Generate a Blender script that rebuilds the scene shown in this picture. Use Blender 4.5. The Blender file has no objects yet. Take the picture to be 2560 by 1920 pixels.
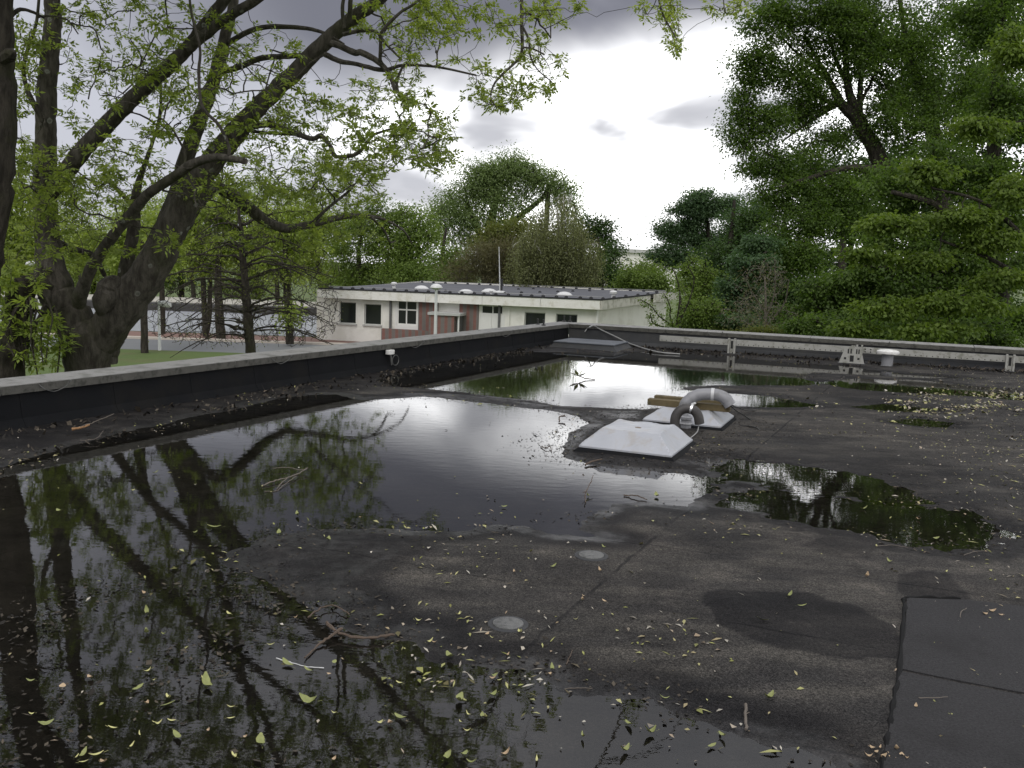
import bpy, math, random
import numpy as np
from mathutils import Vector, Matrix

random.seed(7)
SC = bpy.context.scene
COL = SC.collection
R_ = math.radians

# ------------------------------------------------------------------ camera
FPX = 2250.0                      # focal length in pixels of a 2560 px wide frame
CAM = np.array([0.0, 0.0, 1.65])  # eye height above the roof
ROLL = 0.033
PITCH = math.atan(293.0 * math.cos(ROLL) / FPX)
X0 = np.array([1.0, 0, 0])
U0 = np.array([0, math.sin(PITCH), math.cos(PITCH)])
FW = np.array([0, math.cos(PITCH), -math.sin(PITCH)])
RT = X0 * math.cos(ROLL) + U0 * math.sin(ROLL)
UP = -X0 * math.sin(ROLL) + U0 * math.cos(ROLL)
cam_d = bpy.data.cameras.new('camera')
cam_d.sensor_width = 36.0
cam_d.lens = 36.0 * FPX / 2560.0
cam_d.clip_start = 0.05
cam_d.clip_end = 6000.0
cam = bpy.data.objects.new('camera', cam_d)
COL.objects.link(cam)
cam.matrix_world = Matrix(((RT[0], UP[0], -FW[0], CAM[0]), (RT[1], UP[1], -FW[1], CAM[1]),
                           (RT[2], UP[2], -FW[2], CAM[2]), (0, 0, 0, 1)))
SC.camera = cam

# ------------------------------------------------------------------ render settings
SC.view_settings.view_transform = 'Standard'
SC.view_settings.look = 'None'
SC.view_settings.exposure = 0.0
SC.view_settings.gamma = 1.0
SC.view_settings.use_curve_mapping = False
SC.render.engine = 'CYCLES'
SC.cycles.use_denoising = True
SC.cycles.max_bounces = 7
SC.cycles.diffuse_bounces = 3
SC.cycles.glossy_bounces = 3
SC.cycles.transmission_bounces = 4
SC.cycles.transparent_max_bounces = 8
SC.cycles.caustics_reflective = False
SC.cycles.caustics_refractive = False

# ------------------------------------------------------------------ sky and sun
SUN_EL, SUN_AZ = R_(48), R_(205)          # azimuth clockwise from +Y: behind the camera
W = bpy.data.worlds.new('World')
SC.world = W
W.use_nodes = True
nt = W.node_tree
nt.nodes.clear()


class NT:
    """small helper for wiring nodes"""
    def __init__(self, tree):
        self.t = tree

    def n(self, typ, **kw):
        nd = self.t.nodes.new(typ)
        ins = kw.pop('ins', {})
        for k, v in kw.items():
            setattr(nd, k, v)
        for k, v in ins.items():
            if isinstance(v, bpy.types.NodeSocket):
                self.t.links.new(v, nd.inputs[k])
            else:
                nd.inputs[k].default_value = v
        return nd

    def math(self, op, a, b=0.0, c=None, clamp=False):
        nd = self.n('ShaderNodeMath', operation=op, use_clamp=clamp)
        for i, v in enumerate((a, b, c)):
            if v is None:
                continue
            if isinstance(v, bpy.types.NodeSocket):
                self.t.links.new(v, nd.inputs[i])
            else:
                nd.inputs[i].default_value = v
        return nd.outputs[0]

    def mix(self, f, a, b, blend='MIX'):
        nd = self.n('ShaderNodeMix', data_type='RGBA', blend_type=blend)
        for i, v in ((0, f), (6, a), (7, b)):
            if isinstance(v, bpy.types.NodeSocket):
                self.t.links.new(v, nd.inputs[i])
            elif i == 0:
                nd.inputs[0].default_value = v
            else:
                nd.inputs[i].default_value = (v[0], v[1], v[2], 1.0)
        return nd.outputs[2]

    def noise(self, vec, scale, detail=4.0, rough=0.55, dist=0.0, out='Fac'):
        nd = self.n('ShaderNodeTexNoise', ins={'Scale': scale, 'Detail': detail, 'Roughness': rough, 'Distortion': dist})
        if vec is not None:
            self.t.links.new(vec, nd.inputs['Vector'])
        return nd.outputs[out]

    def ramp(self, f, lo, hi, smooth=True):
        nd = self.n('ShaderNodeMapRange', interpolation_type='SMOOTHSTEP' if smooth else 'LINEAR')
        self.t.links.new(f, nd.inputs[0])
        nd.inputs[1].default_value = lo
        nd.inputs[2].default_value = hi
        return nd.outputs[0]


w = NT(nt)
tc = w.n('ShaderNodeTexCoord').outputs['Generated']
sep = w.n('ShaderNodeSeparateXYZ', ins={0: tc})
dx, dy, dz = sep.outputs
sky = w.n('ShaderNodeTexSky', sky_type='NISHITA', sun_disc=False, sun_elevation=SUN_EL, sun_rotation=SUN_AZ,
          altitude=10.0, air_density=1.0, dust_density=1.5, ozone_density=1.0)
SKYB = 3.6
nA = w.noise(tc, 2.3, 3.0, 0.5, 0.2)
nB = w.noise(w.n('ShaderNodeMapping', ins={'Vector': tc, 'Scale': (1.0, 1.0, 1.8)}).outputs[0], 5.0, 4.0, 0.5, 0.4)
# lower edge of the dark rain cloud: about 10 degrees up straight ahead, higher towards the right
edge = w.math('MULTIPLY_ADD', w.math('MAXIMUM', w.math('ADD', dx, 0.16), 0.0), 0.17, 0.168)
hgt = w.math('SUBTRACT', dz, edge)
hgt = w.math('ADD', hgt, w.math('MULTIPLY', w.math('SUBTRACT', nA, 0.5), 0.10))
hgt = w.math('ADD', hgt, w.math('MULTIPLY', w.math('SUBTRACT', nB, 0.5), 0.10))
dark = w.ramp(hgt, -0.035, 0.05)
# above the view the deck is made brighter to lift the water's reflections
thin = w.ramp(w.math('ADD', dz, w.math('MULTIPLY', w.math('SUBTRACT', nA, 0.5), 0.3)), 0.30, 0.62)
deck = w.mix(thin, (0.20, 0.20, 0.235), (1.15, 1.16, 1.22))
deck = w.mix(w.math('MULTIPLY', w.ramp(nB, 0.45, 0.75), 0.25), deck, (0.8, 0.8, 0.88))
lite = w.mix(w.ramp(w.math('ADD', nB, w.math('MULTIPLY', w.math('SUBTRACT', nA, 0.5), 0.4)), 0.34, 0.68), (0.62, 0.62, 0.66), (SKYB, SKYB, SKYB))
left = w.ramp(w.math('MULTIPLY_ADD', w.math('SUBTRACT', nB, 0.5), 0.25, dx), -0.36, 0.02)
lite = w.mix(left, (0.62, 0.63, 0.70), lite)
side = w.ramp(w.math('MULTIPLY_ADD', w.math('SUBTRACT', nA, 0.5), 0.3, dx), -0.48, -0.22)
deck = w.mix(side, (0.60, 0.61, 0.68), deck)
cloud = w.mix(dark, lite, deck)
skyc = w.mix(1.0, sky.outputs[0], (0.09, 0.09, 0.09), 'MULTIPLY')
full = w.mix(0.93, skyc, cloud)
bg = w.n('ShaderNodeBackground', ins={'Color': full, 'Strength': 1.0})
wo = w.n('ShaderNodeOutputWorld')
nt.links.new(bg.outputs[0], wo.inputs[0])

sd = bpy.data.lights.new('sun', 'SUN')
sd.energy = 1.3
sd.angle = R_(35)
sd.color = (1.0, 0.97, 0.92)
sun = bpy.data.objects.new('sun', sd)
COL.objects.link(sun)
sdir = Vector((math.sin(SUN_AZ) * math.cos(SUN_EL), math.cos(SUN_AZ) * math.cos(SUN_EL), math.sin(SUN_EL)))
sun.rotation_euler = sdir.to_track_quat('Z', 'Y').to_euler()
sun.location = (0, 0, 30)


# ------------------------------------------------------------------ geometry helpers
def ray(px, py):
    return FW + RT * ((px - 1280.0) / FPX) + UP * (-(py - 960.0) / FPX)


def atY(px, py, Y):
    d = ray(px, py)
    return CAM + d * (Y / d[1])


def onZ(px, py, z=0.0):
    d = ray(px, py)
    return CAM + d * ((z - CAM[2]) / d[2])


def onplane(px, py, p0, nrm):
    d = ray(px, py)
    return CAM + d * (np.dot(p0 - CAM, nrm) / np.dot(d, nrm))


def nrmz(v):
    v = np.asarray(v, float)
    return v / max(np.linalg.norm(v), 1e-9)


class MB:
    """collects faces, builds ONE mesh object"""
    def __init__(self):
        self.v = []
        self.f = []

    def add(self, vs, fs):
        o = len(self.v)
        self.v.extend([tuple(map(float, p)) for p in vs])
        self.f.extend([tuple(i + o for i in f) for f in fs])

    def box(self, c, ax, ay, az):
        c, ax, ay, az = (np.asarray(a, float) for a in (c, ax, ay, az))
        vs = [c + sx * ax + sy * ay + sz * az for sz in (-1, 1) for sy in (-1, 1) for sx in (-1, 1)]
        self.add(vs, [(0, 2, 3, 1), (4, 5, 7, 6), (0, 1, 5, 4), (2, 6, 7, 3), (0, 4, 6, 2), (1, 3, 7, 5)])

    def prism(self, poly, off):
        """poly: list of points, extruded by the vector off"""
        n = len(poly)
        off = np.asarray(off, float)
        vs = [np.asarray(p, float) for p in poly] + [np.asarray(p, float) + off for p in poly]
        fs = [tuple(range(n - 1, -1, -1)), tuple(range(n, 2 * n))]
        fs += [(i, (i + 1) % n, n + (i + 1) % n, n + i) for i in range(n)]
        self.add(vs, fs)

    def tube(self, pts, rad, sides=8, cap=True):
        pts = np.asarray(pts, float)
        n = len(pts)
        rad = np.broadcast_to(np.asarray(rad, float), (n,))
        tan = np.gradient(pts, axis=0)
        tan /= np.maximum(np.linalg.norm(tan, axis=1, keepdims=True), 1e-9)
        ref = np.array([0, 0, 1.0]) if abs(tan[0][2]) < 0.9 else np.array([1.0, 0, 0])
        a = np.cross(tan[0], ref)
        a /= np.linalg.norm(a)
        vs = []
        ang = np.linspace(0, 2 * math.pi, sides, endpoint=False)
        for i in range(n):
            a = a - tan[i] * np.dot(a, tan[i])
            a /= max(np.linalg.norm(a), 1e-9)
            b = np.cross(tan[i], a)
            vs.extend(pts[i] + rad[i] * (np.cos(ang)[:, None] * a + np.sin(ang)[:, None] * b))
        fs = [(i * sides + j, i * sides + (j + 1) % sides, (i + 1) * sides + (j + 1) % sides, (i + 1) * sides + j)
              for i in range(n - 1) for j in range(sides)]
        if cap:
            fs.append(tuple(range(sides - 1, -1, -1)))
            fs.append(tuple((n - 1) * sides + j for j in range(sides)))
        self.add(vs, fs)

    def lathe(self, c, prof, sides=24, ax=(0, 0, 1), cap=True):
        """prof: list of (radius, height) along the axis"""
        ax = nrmz(ax)
        ref = np.array([1.0, 0, 0]) if abs(ax[0]) < 0.9 else np.array([0, 1.0, 0])
        a = nrmz(np.cross(ax, ref))
        b = np.cross(ax, a)
        c = np.asarray(c, float)
        ang = np.linspace(0, 2 * math.pi, sides, endpoint=False)
        vs = []
        for r, h in prof:
            vs.extend(c + ax * h + r * (np.cos(ang)[:, None] * a + np.sin(ang)[:, None] * b))
        m = len(prof)
        fs = [(i * sides + j, i * sides + (j + 1) % sides, (i + 1) * sides + (j + 1) % sides, (i + 1) * sides + j)
              for i in range(m - 1) for j in range(sides)]
        if cap:
            fs.append(tuple(range(sides - 1, -1, -1)))
            fs.append(tuple((m - 1) * sides + j for j in range(sides)))
        self.add(vs, fs)

    def build(self, name, mat, parent=None, smooth=False, bevel=0.0):
        me = bpy.data.meshes.new(name)
        me.from_pydata(self.v, [], self.f)
        me.update()
        o = bpy.data.objects.new(name, me)
        COL.objects.link(o)
        me.materials.append(mat)
        if parent is not None:
            o.parent = parent
            o.matrix_parent_inverse = PINV.get(parent.name, Matrix.Identity(4))
        if smooth:
            me.shade_smooth()
            if smooth != 2:
                me.set_sharp_from_angle(angle=R_(40))
        if bevel:
            m = o.modifiers.new('bevel', 'BEVEL')
            m.width = bevel
            m.segments = 2
            m.limit_method = 'ANGLE'
        return o


PINV = {}


def thing(name, label, cat, loc=(0, 0, 0), group=None, kind=None):
    o = bpy.data.objects.new(name, None)
    COL.objects.link(o)
    o.location = loc
    o.empty_display_size = 0.1
    PINV[o.name] = Matrix.Translation(Vector(loc)).inverted()
    return tag(o, label, cat, group, kind)


def tag(o, label=None, cat=None, group=None, kind=None):
    if label:
        o['label'] = label
    if cat:
        o['category'] = cat
    if group:
        o['group'] = group
    if kind:
        o['kind'] = kind
    return o


def quads_object(name, V, nper, mat, parent=None, tint=None, tint2=None):
    """V: (N*nper,3) vertices, faces are consecutive runs of nper verts"""
    V = np.ascontiguousarray(V, dtype=np.float32)
    nf = len(V) // nper
    me = bpy.data.meshes.new(name)
    me.vertices.add(len(V))
    me.vertices.foreach_set('co', V.ravel())
    me.loops.add(nf * nper)
    me.loops.foreach_set('vertex_index', np.arange(nf * nper, dtype=np.int32))
    me.polygons.add(nf)
    me.polygons.foreach_set('loop_start', np.arange(nf, dtype=np.int32) * nper)
    me.update(calc_edges=True)
    if tint is not None:
        at = me.attributes.new('tint', 'FLOAT', 'FACE')
        at.data.foreach_set('value', np.ascontiguousarray(tint, dtype=np.float32))
    o = bpy.data.objects.new(name, me)
    COL.objects.link(o)
    me.materials.append(mat)
    if parent is not None:
        o.parent = parent
        o.matrix_parent_inverse = PINV.get(parent.name, Matrix.Identity(4))
    return o


def catmull(P, n=6):
    P = np.asarray(P, float)
    Q = np.vstack([2 * P[0] - P[1], P, 2 * P[-1] - P[-2]])
    out = []
    for i in range(1, len(Q) - 2):
        for t in np.linspace(0, 1, n, endpoint=False):
            a, b, c, d = Q[i - 1], Q[i], Q[i + 1], Q[i + 2]
            out.append(0.5 * (2 * b + (c - a) * t + (2 * a - 5 * b + 4 * c - d) * t * t + (3 * b - a - 3 * c + d) * t ** 3))
    out.append(Q[-2])
    return np.array(out)


class VN:
    """value noise for heights, seeded"""
    def __init__(self, seed):
        self.g = np.random.default_rng(seed).random((256, 256))

    def __call__(self, x, y, s):
        x = np.asarray(x) * s + 1000.3
        y = np.asarray(y) * s + 1000.7
        i = np.floor(x).astype(int)
        j = np.floor(y).astype(int)
        fx = x - i
        fy = y - j
        fx = fx * fx * (3 - 2 * fx)
        fy = fy * fy * (3 - 2 * fy)
        g = self.g
        a = g[i & 255, j & 255]
        b = g[(i + 1) & 255, j & 255]
        c = g[i & 255, (j + 1) & 255]
        d = g[(i + 1) & 255, (j + 1) & 255]
        return (a * (1 - fx) + b * fx) * (1 - fy) + (c * (1 - fx) + d * fx) * fy - 0.5


def sdf(P, poly):
    """signed distance, negative inside. P (N,2), poly (M,2)"""
    poly = np.asarray(poly, float)
    d2 = np.full(len(P), 1e9)
    ins = np.zeros(len(P), bool)
    for i in range(len(poly)):
        a = poly[i]
        b = poly[(i + 1) % len(poly)]
        ab = b - a
        ap = P - a
        t = np.clip((ap @ ab) / max(ab @ ab, 1e-12), 0, 1)
        e = ap - t[:, None] * ab
        d2 = np.minimum(d2, (e * e).sum(1))
        cond = (a[1] > P[:, 1]) != (b[1] > P[:, 1])
        if cond.any():
            xx = a[0] + (P[:, 1] - a[1]) * ab[0] / (ab[1] if abs(ab[1]) > 1e-12 else 1e-12)
            ins ^= cond & (P[:, 0] < xx)
    d = np.sqrt(d2)
    return np.where(ins, -d, d)


# ------------------------------------------------------------------ materials
def newmat(name):
    m = bpy.data.materials.new(name)
    m.use_nodes = True
    t = m.node_tree
    t.nodes.clear()
    h = NT(t)
    out = h.n('ShaderNodeOutputMaterial')
    return m, h, out


def simple(name, col, rough=0.6, var=0.15, scale=6.0, dirt=None, dirt_amt=0.5, dirt_scale=3.0, bump=0.0, bscale=60.0,
           metal=0.0, spec=0.5, fine=0.0):
    m, h, out = newmat(name)
    tc = h.n('ShaderNodeTexCoord').outputs['Object']
    n = h.noise(tc, scale, 5.0, 0.6)
    c = h.mix(n, [k * (1 - var) for k in col], [min(1.0, k * (1 + var)) for k in col])
    if dirt is not None:
        d = h.ramp(h.noise(tc, dirt_scale, 6.0, 0.65), 0.46, 0.68)
        c = h.mix(h.math('MULTIPLY', d, dirt_amt), c, dirt)
    if fine:
        f = h.ramp(h.noise(tc, 220.0, 2.0, 0.6), 0.52, 0.66)
        c = h.mix(h.math('MULTIPLY', f, fine), c, [k * 0.3 for k in col])
    p = h.n('ShaderNodeBsdfPrincipled', ins={'Base Color': c, 'Roughness': rough, 'Metallic': metal, 'Specular IOR Level': spec})
    if bump:
        b = h.n('ShaderNodeBump', ins={'Strength': bump, 'Distance': 0.01, 'Height': h.noise(tc, bscale, 5.0, 0.65)})
        h.t.links.new(b.outputs[0], p.inputs['Normal'])
    h.t.links.new(p.outputs[0], out.inputs[0])
    return m


def leafmat(name, c1, c2, trans=0.35, tcol=None, rough=0.55, spec=0.25):
    m, h, out = newmat(name)
    a = h.n('ShaderNodeAttribute', attribute_name='tint').outputs['Fac']
    c = h.mix(a, c1, c2)
    p = h.n('ShaderNodeBsdfPrincipled', ins={'Base Color': c, 'Roughness': rough, 'Specular IOR Level': spec})
    tcx = h.mix(1.0, c, tcol or (1.6, 1.5, 0.7), 'MULTIPLY')
    tr = h.n('ShaderNodeBsdfTranslucent', ins={'Color': tcx})
    mx = h.n('ShaderNodeMixShader', ins={0: trans, 1: p.outputs[0], 2: tr.outputs[0]})
    h.t.links.new(mx.outputs[0], out.inputs[0])
    return m


def barkmat(name, c1, c2, lichen=0.0, scale=9.0):
    m, h, out = newmat(name)
    tc = h.n('ShaderNodeTexCoord').outputs['Object']
    mp = h.n('ShaderNodeMapping', ins={'Vector': tc, 'Scale': (1.0, 1.0, 0.3)}).outputs[0]
    n = h.noise(mp, scale, 7.0, 0.7)
    c = h.mix(h.ramp(n, 0.35, 0.65), c1, c2)
    moss = h.ramp(h.noise(tc, 1.3, 4.0, 0.6), 0.5, 0.7)
    c = h.mix(h.math('MULTIPLY', moss, 0.45), c, (0.045, 0.05, 0.018))
    if lichen:
        v = h.n('ShaderNodeTexVoronoi', ins={'Scale': 3.4, 'Vector': tc, 'Randomness': 1.0})
        wob = h.math('MULTIPLY_ADD', h.noise(tc, 16.0, 4.0), 0.22, v.outputs['Distance'])
        spot = h.math('SUBTRACT', 1.0, h.ramp(wob, 0.25, 0.31))
        ring = h.ramp(wob, 0.17, 0.24)
        zone = h.ramp(h.noise(tc, 0.9, 3.0), 0.47, 0.56)
        f = h.math('MULTIPLY', h.math('MULTIPLY', spot, zone), h.math('MULTIPLY_ADD', ring, 0.5, 0.3))
        c = h.mix(h.math('MULTIPLY', f, lichen), c, (0.26, 0.27, 0.24))
    p = h.n('ShaderNodeBsdfPrincipled', ins={'Base Color': c, 'Roughness': 0.9, 'Specular IOR Level': 0.2})
    b = h.n('ShaderNodeBump', ins={'Strength': 0.9, 'Distance': 0.05, 'Height': h.noise(mp, scale * 2.2, 7.0, 0.75)})
    h.t.links.new(b.outputs[0], p.inputs['Normal'])
    h.t.links.new(p.outputs[0], out.inputs[0])
    return m

# ------------------------------------------------------------------ roof frame
PAR_Z = 0.42                                   # top of the coping above the roof
Lp = onZ(0, 966, PAR_Z)[:2]
Cp = onZ(1423, 809, PAR_Z)[:2]                 # inner corner of the two parapets
Rp = onZ(2560, 875, PAR_Z)[:2]
UD = nrmz(Cp - Lp)                             # along the left parapet, towards the corner
VD = nrmz(Rp - Cp)                             # along the far parapet, towards the right
VN_ = np.array([UD[1], -UD[0]])                # into the roof from the left parapet
UN_ = -np.array([-VD[1], VD[0]])               # into the roof from the far parapet
GROUND = -3.3


def st(P):
    """distance inside the left parapet, distance inside the far parapet"""
    d = P - Cp
    return d @ VN_, d @ UN_


def rp(px, py, z=0.0):
    return onZ(px, py, z)[:2]


PUD_A = [(-900, 1560), (-500, 1330), (-200, 1230), (0, 1168), (150, 1122), (300, 1084), (452, 1050), (600, 1020), (720, 992), (830, 987),
         (900, 1000), (1000, 994), (1062, 992), (1148, 999), (1283, 1015), (1396, 1029), (1446, 1040), (1478, 1058), (1430, 1080),
         (1412, 1112), (1418, 1146), (1464, 1160), (1530, 1172), (1612, 1176), (1700, 1182), (1768, 1196), (1812, 1201), (1727, 1270),
         (1623, 1258), (1540, 1262), (1490, 1288), (1462, 1302), (1452, 1326), (1515, 1345), (1396, 1338), (1306, 1316), (1238, 1313), (1148, 1328),
         (1040, 1330), (930, 1322), (800, 1326), (680, 1340), (590, 1375), (540, 1410), (622, 1432), (696, 1464), (746, 1502), (845, 1500), (890, 1532),
         (860, 1570), (930, 1600), (1034, 1600), (1077, 1650), (1229, 1667), (1338, 1677), (1403, 1723), (1468, 1738), (1522, 1735), (1628, 1742), (1694, 1782),
         (1760, 1801), (1859, 1841), (1925, 1856), (2024, 1874), (2090, 1914), (2140, 2050), (1700, 2500), (-100, 3000), (-1800, 2600)]
PUD_B = [(955, 951), (984, 934), (1100, 910), (1184, 899), (1235, 885), (1318, 880), (1402, 880), (1485, 882), (1569, 880), (1700, 882),
         (1820, 887), (1897, 898), (1979, 907), (2105, 913), (2170, 926), (2280, 936), (2420, 945), (2300, 944), (2160, 938), (2040, 932),
         (2000, 945), (2060, 958), (1970, 964), (1800, 962), (1700, 966), (1690, 974), (1800, 984), (1935, 990), (2061, 1017), (1897, 1019), (1826, 1015), (1740, 1010), (1602, 1021),
         (1541, 1020), (1405, 1014), (1335, 1000), (1201, 988), (1100, 974), (1034, 968), (984, 964)]
PUD_C1 = [(1752, 1142), (1833, 1150), (1999, 1164), (2074, 1177), (2185, 1194), (2240, 1216), (2318, 1253), (2296, 1266), (2111, 1244),
          (2000, 1229), (1870, 1208), (1822, 1197), (1784, 1176)]
PUD_C2 = [(1799, 1265), (1833, 1243), (1888, 1227), (1999, 1238), (2129, 1253), (2315, 1274), (2407, 1279), (2481, 1313), (2511, 1342),
          (2463, 1365), (2370, 1374), (2277, 1357), (2148, 1328), (2037, 1314), (1925, 1290), (1851, 1272)]
PUD_D = [(2052, 956), (2150, 948), (2300, 952), (2440, 968), (2700, 985), (2700, 1010), (2560, 1001), (2450, 992), (2300, 984), (2150, 975)]
PUD_E = [(2143, 1019), (2220, 1013), (2324, 1022), (2310, 1030), (2220, 1027)]
PUD_F = [(2236, 1056), (2300, 1050), (2367, 1058), (2350, 1066), (2290, 1063)]
DAMP1 = [(1758, 1515), (1768, 1492), (1800, 1484), (1925, 1485), (2024, 1491), (2136, 1524), (2255, 1577), (2248, 1655), (2156, 1656), (1958, 1633),
         (1859, 1597), (1790, 1568)]
DAMP2 = [(2235, 1445), (2300, 1428), (2380, 1440), (2415, 1490), (2430, 1515), (2280, 1508), (2240, 1480)]
DAMP4 = [(520, 1400), (640, 1335), (800, 1318), (1000, 1320), (1020, 1370), (930, 1420), (820, 1480), (700, 1470), (600, 1440)]
DAMP5 = [(1000, 985), (1120, 985), (1300, 1005), (1450, 1030), (1600, 1030), (1590, 1050), (1480, 1060), (1300, 1040), (1100, 1015), (1020, 1010)]
DAMP6 = [(1420, 1090), (1500, 1130), (1640, 1150), (1740, 1150), (1800, 1180), (1740, 1210), (1560, 1200), (1420, 1170)]
DAMP3 = [(1995, 1370), (2080, 1345), (2190, 1372), (2180, 1405), (2080, 1400)]
PUDS = [np.array([rp(*p) for p in poly]) for poly in (PUD_A, PUD_B, PUD_C1, PUD_C2, PUD_D, PUD_E, PUD_F)]
DAMPS = [np.array([rp(*p) for p in poly]) for poly in (DAMP1, DAMP2, DAMP3, DAMP4, DAMP5, DAMP6)]
N1, N2, N3, N4 = VN(1), VN(2), VN(3), VN(4)


def roof_field(P):
    x, y = P[:, 0], P[:, 1]
    s = np.full(len(P), 5.0)
    sA = None
    for poly in PUDS:
        lo, hi = poly.min(0) - 1.0, poly.max(0) + 1.0
        m = (x > lo[0]) & (x < hi[0]) & (y > lo[1]) & (y < hi[1])
        if m.any():
            s[m] = np.minimum(s[m], sdf(P[m], poly))
        if sA is None:
            sA = s.copy()
    far = np.clip((y - 3.0) / 10.0, 0.15, 1.6)
    s = s + N1(x, y, 2.2) * 0.16 * far + N2(x, y, 7.0) * 0.06 * far + np.where((x > 1.6) & (y < 9.0), N3(x, y, 11.0) * 0.16 + N4(x, y, 27.0) * 0.07, 0.0)
    g = np.clip(s, -0.6, 0.5)
    h = np.where(g < 0, np.maximum(g * 0.055, -0.022), np.minimum(g * 0.045, 0.016))
    h = h + N3(x, y, 9.0) * 0.0022 + N4(x, y, 23.0) * 0.0016 + N2(x, y, 41.0) * 0.0010
    b_, a_ = st(P)
    wet = 1 - np.clip((s - 0.04 - 0.10 * (N1(x, y, 1.3) + 0.5)) / 0.26, 0, 1)
    wet = np.where(sA > 0.5, np.minimum(wet, 0.74), wet)
    wet = np.where((s > 0) & (y < 4.6), wet * 0.9, wet)
    wall = 0.60 * np.exp(-(np.clip(b_, 0, 9) / 1.1) ** 2) + 0.55 * np.exp(-(np.clip(a_, 0, 9) / 1.3) ** 2)
    soft = 0.52 * np.clip(N3(x, y, 0.55) * 3.2 - 0.1, 0, 1) * np.clip((y - 4.5) / 2.5, 0.25, 1)
    wet = np.maximum(wet, np.clip(np.maximum(wall, soft) + N2(x, y, 3.0) * 0.25, 0, 0.66))
    for k, poly in enumerate(DAMPS):
        lo, hi = poly.min(0) - 0.5, poly.max(0) + 0.5
        m = (x > lo[0]) & (x < hi[0]) & (y > lo[1]) & (y < hi[1])
        if m.any():
            d = sdf(P[m], poly) + N1(P[m][:, 0], P[m][:, 1], 6.0) * 0.05 + N2(P[m][:, 0], P[m][:, 1], 18.0) * 0.02
            wet[m] = np.maximum(wet[m], (0.62, 0.5, 0.4, 0.95, 0.98, 0.9)[k] * (1 - np.clip((d + 0.012) / (0.024, .03, .05, .30, .22, .30)[k], 0, 1)) * ((1, 1, 1, .9, 1, .95)[k] + (0 if k < 3 else .5) * np.clip(N1(P[m][:, 0], P[m][:, 1], 3.0), -.5, 0)))
    return h, wet, s


def hz(p):
    return float(roof_field(np.array([[p[0], p[1]]]))[0][0])


# roof felt
m, h, out = newmat('roofing_felt')
tcn = h.n('ShaderNodeTexCoord').outputs['Object']
wet = h.n('ShaderNodeAttribute', attribute_name='wet').outputs['Fac']
big = h.noise(tcn, 0.55, 6.0, 0.6)
mid = h.noise(h.n('ShaderNodeMapping', ins={'Vector': tcn, 'Rotation': (0, 0, -math.atan2(UD[0], UD[1])), 'Scale': (0.8, 2.6, 1)}).outputs[0], 1.5, 6.0, 0.6)
grit = h.noise(tcn, 170.0, 3.0, 0.7)
grit2 = h.noise(tcn, 60.0, 4.0, 0.7)
c = h.mix(h.ramp(big, 0.35, 0.68), (0.023, 0.0225, 0.023), (0.042, 0.0395, 0.0375))
c = h.mix(h.math('MULTIPLY', h.ramp(mid, 0.42, 0.68), 0.7), c, (0.066, 0.062, 0.056))
c = h.mix(h.ramp(grit, 0.30, 0.72, False), h.mix(1.0, c, (0.42, 0.42, 0.43), 'MULTIPLY'), h.mix(1.0, c, (1.75, 1.72, 1.68), 'MULTIPLY'))
c = h.mix(h.math('MULTIPLY', h.ramp(grit2, 0.55, 0.72), 0.5), c, (0.022, 0.021, 0.021))
g3 = h.noise(tcn, 85.0, 3.0, 0.75)
c = h.mix(h.ramp(g3, 0.33, 0.67, False), h.mix(1.0, c, (0.45, 0.45, 0.45), 'MULTIPLY'), h.mix(1.0, c, (1.7, 1.68, 1.62), 'MULTIPLY'))
blot = h.noise(tcn, 2.7, 7.0, 0.68, 0.4)
c = h.mix(h.math('MULTIPLY', h.ramp(blot, 0.50, 0.66), 0.55), c, h.mix(1.0, c, (1.75, 1.70, 1.64), 'MULTIPLY'))
c = h.mix(h.math('MULTIPLY', h.ramp(blot, 0.47, 0.34), 0.5), c, h.mix(1.0, c, (0.5, 0.5, 0.52), 'MULTIPLY'))
spk = h.ramp(h.noise(tcn, 330.0, 2.0, 0.5), 0.70, 0.78)
c = h.mix(h.math('MULTIPLY', spk, 0.35), c, (0.30, 0.28, 0.25))
# welded laps between the felt strips: a thin bead of bitumen
sp = h.n('ShaderNodeSeparateXYZ', ins={0: h.n('ShaderNodeMapping', ins={'Vector': tcn, 'Location': (-Cp[0], -Cp[1], 0)}).outputs[0]})
wob = h.math('MULTIPLY', h.math('SUBTRACT', h.noise(tcn, 5.0, 4.0), 0.5), 0.035)
tt = h.math('ADD', h.math('ADD', h.math('MULTIPLY', sp.outputs[0], float(VN_[0])), h.math('MULTIPLY', sp.outputs[1], float(VN_[1]))), wob)
aa = h.math('ADD', h.math('ADD', h.math('MULTIPLY', sp.outputs[0], float(UN_[0])), h.math('MULTIPLY', sp.outputs[1], float(UN_[1]))), wob)
seamp = rp(1473, 1491)
t0 = float((seamp - Cp) @ VN_) % 3.1
lap = h.math('ABSOLUTE', h.math('SUBTRACT', h.math('PINGPONG', h.math('SUBTRACT', tt, t0), 1.55), 0.0))
l1 = h.math('SUBTRACT', 1.0, h.ramp(lap, 0.004, 0.016))
a0 = float((rp(2066, 1234) - Cp) @ UN_) % 1.0
lap2 = h.math('PINGPONG', h.math('SUBTRACT', aa, a0), 0.5)
l2 = h.math('SUBTRACT', 1.0, h.ramp(lap2, 0.003, 0.014))
lines = h.math('MULTIPLY', h.math('MAXIMUM', l1, h.math('MULTIPLY', l2, 0.75)), h.ramp(h.noise(tcn, 2.3, 3.0), 0.36, 0.56))
c = h.mix(h.math('MULTIPLY', lines, 0.7), c, (0.010, 0.010, 0.011))
wetn = h.math('MULTIPLY', wet, h.math('MULTIPLY_ADD', h.noise(tcn, 14.0, 4.0), 0.5, 0.72), clamp=True)
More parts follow.
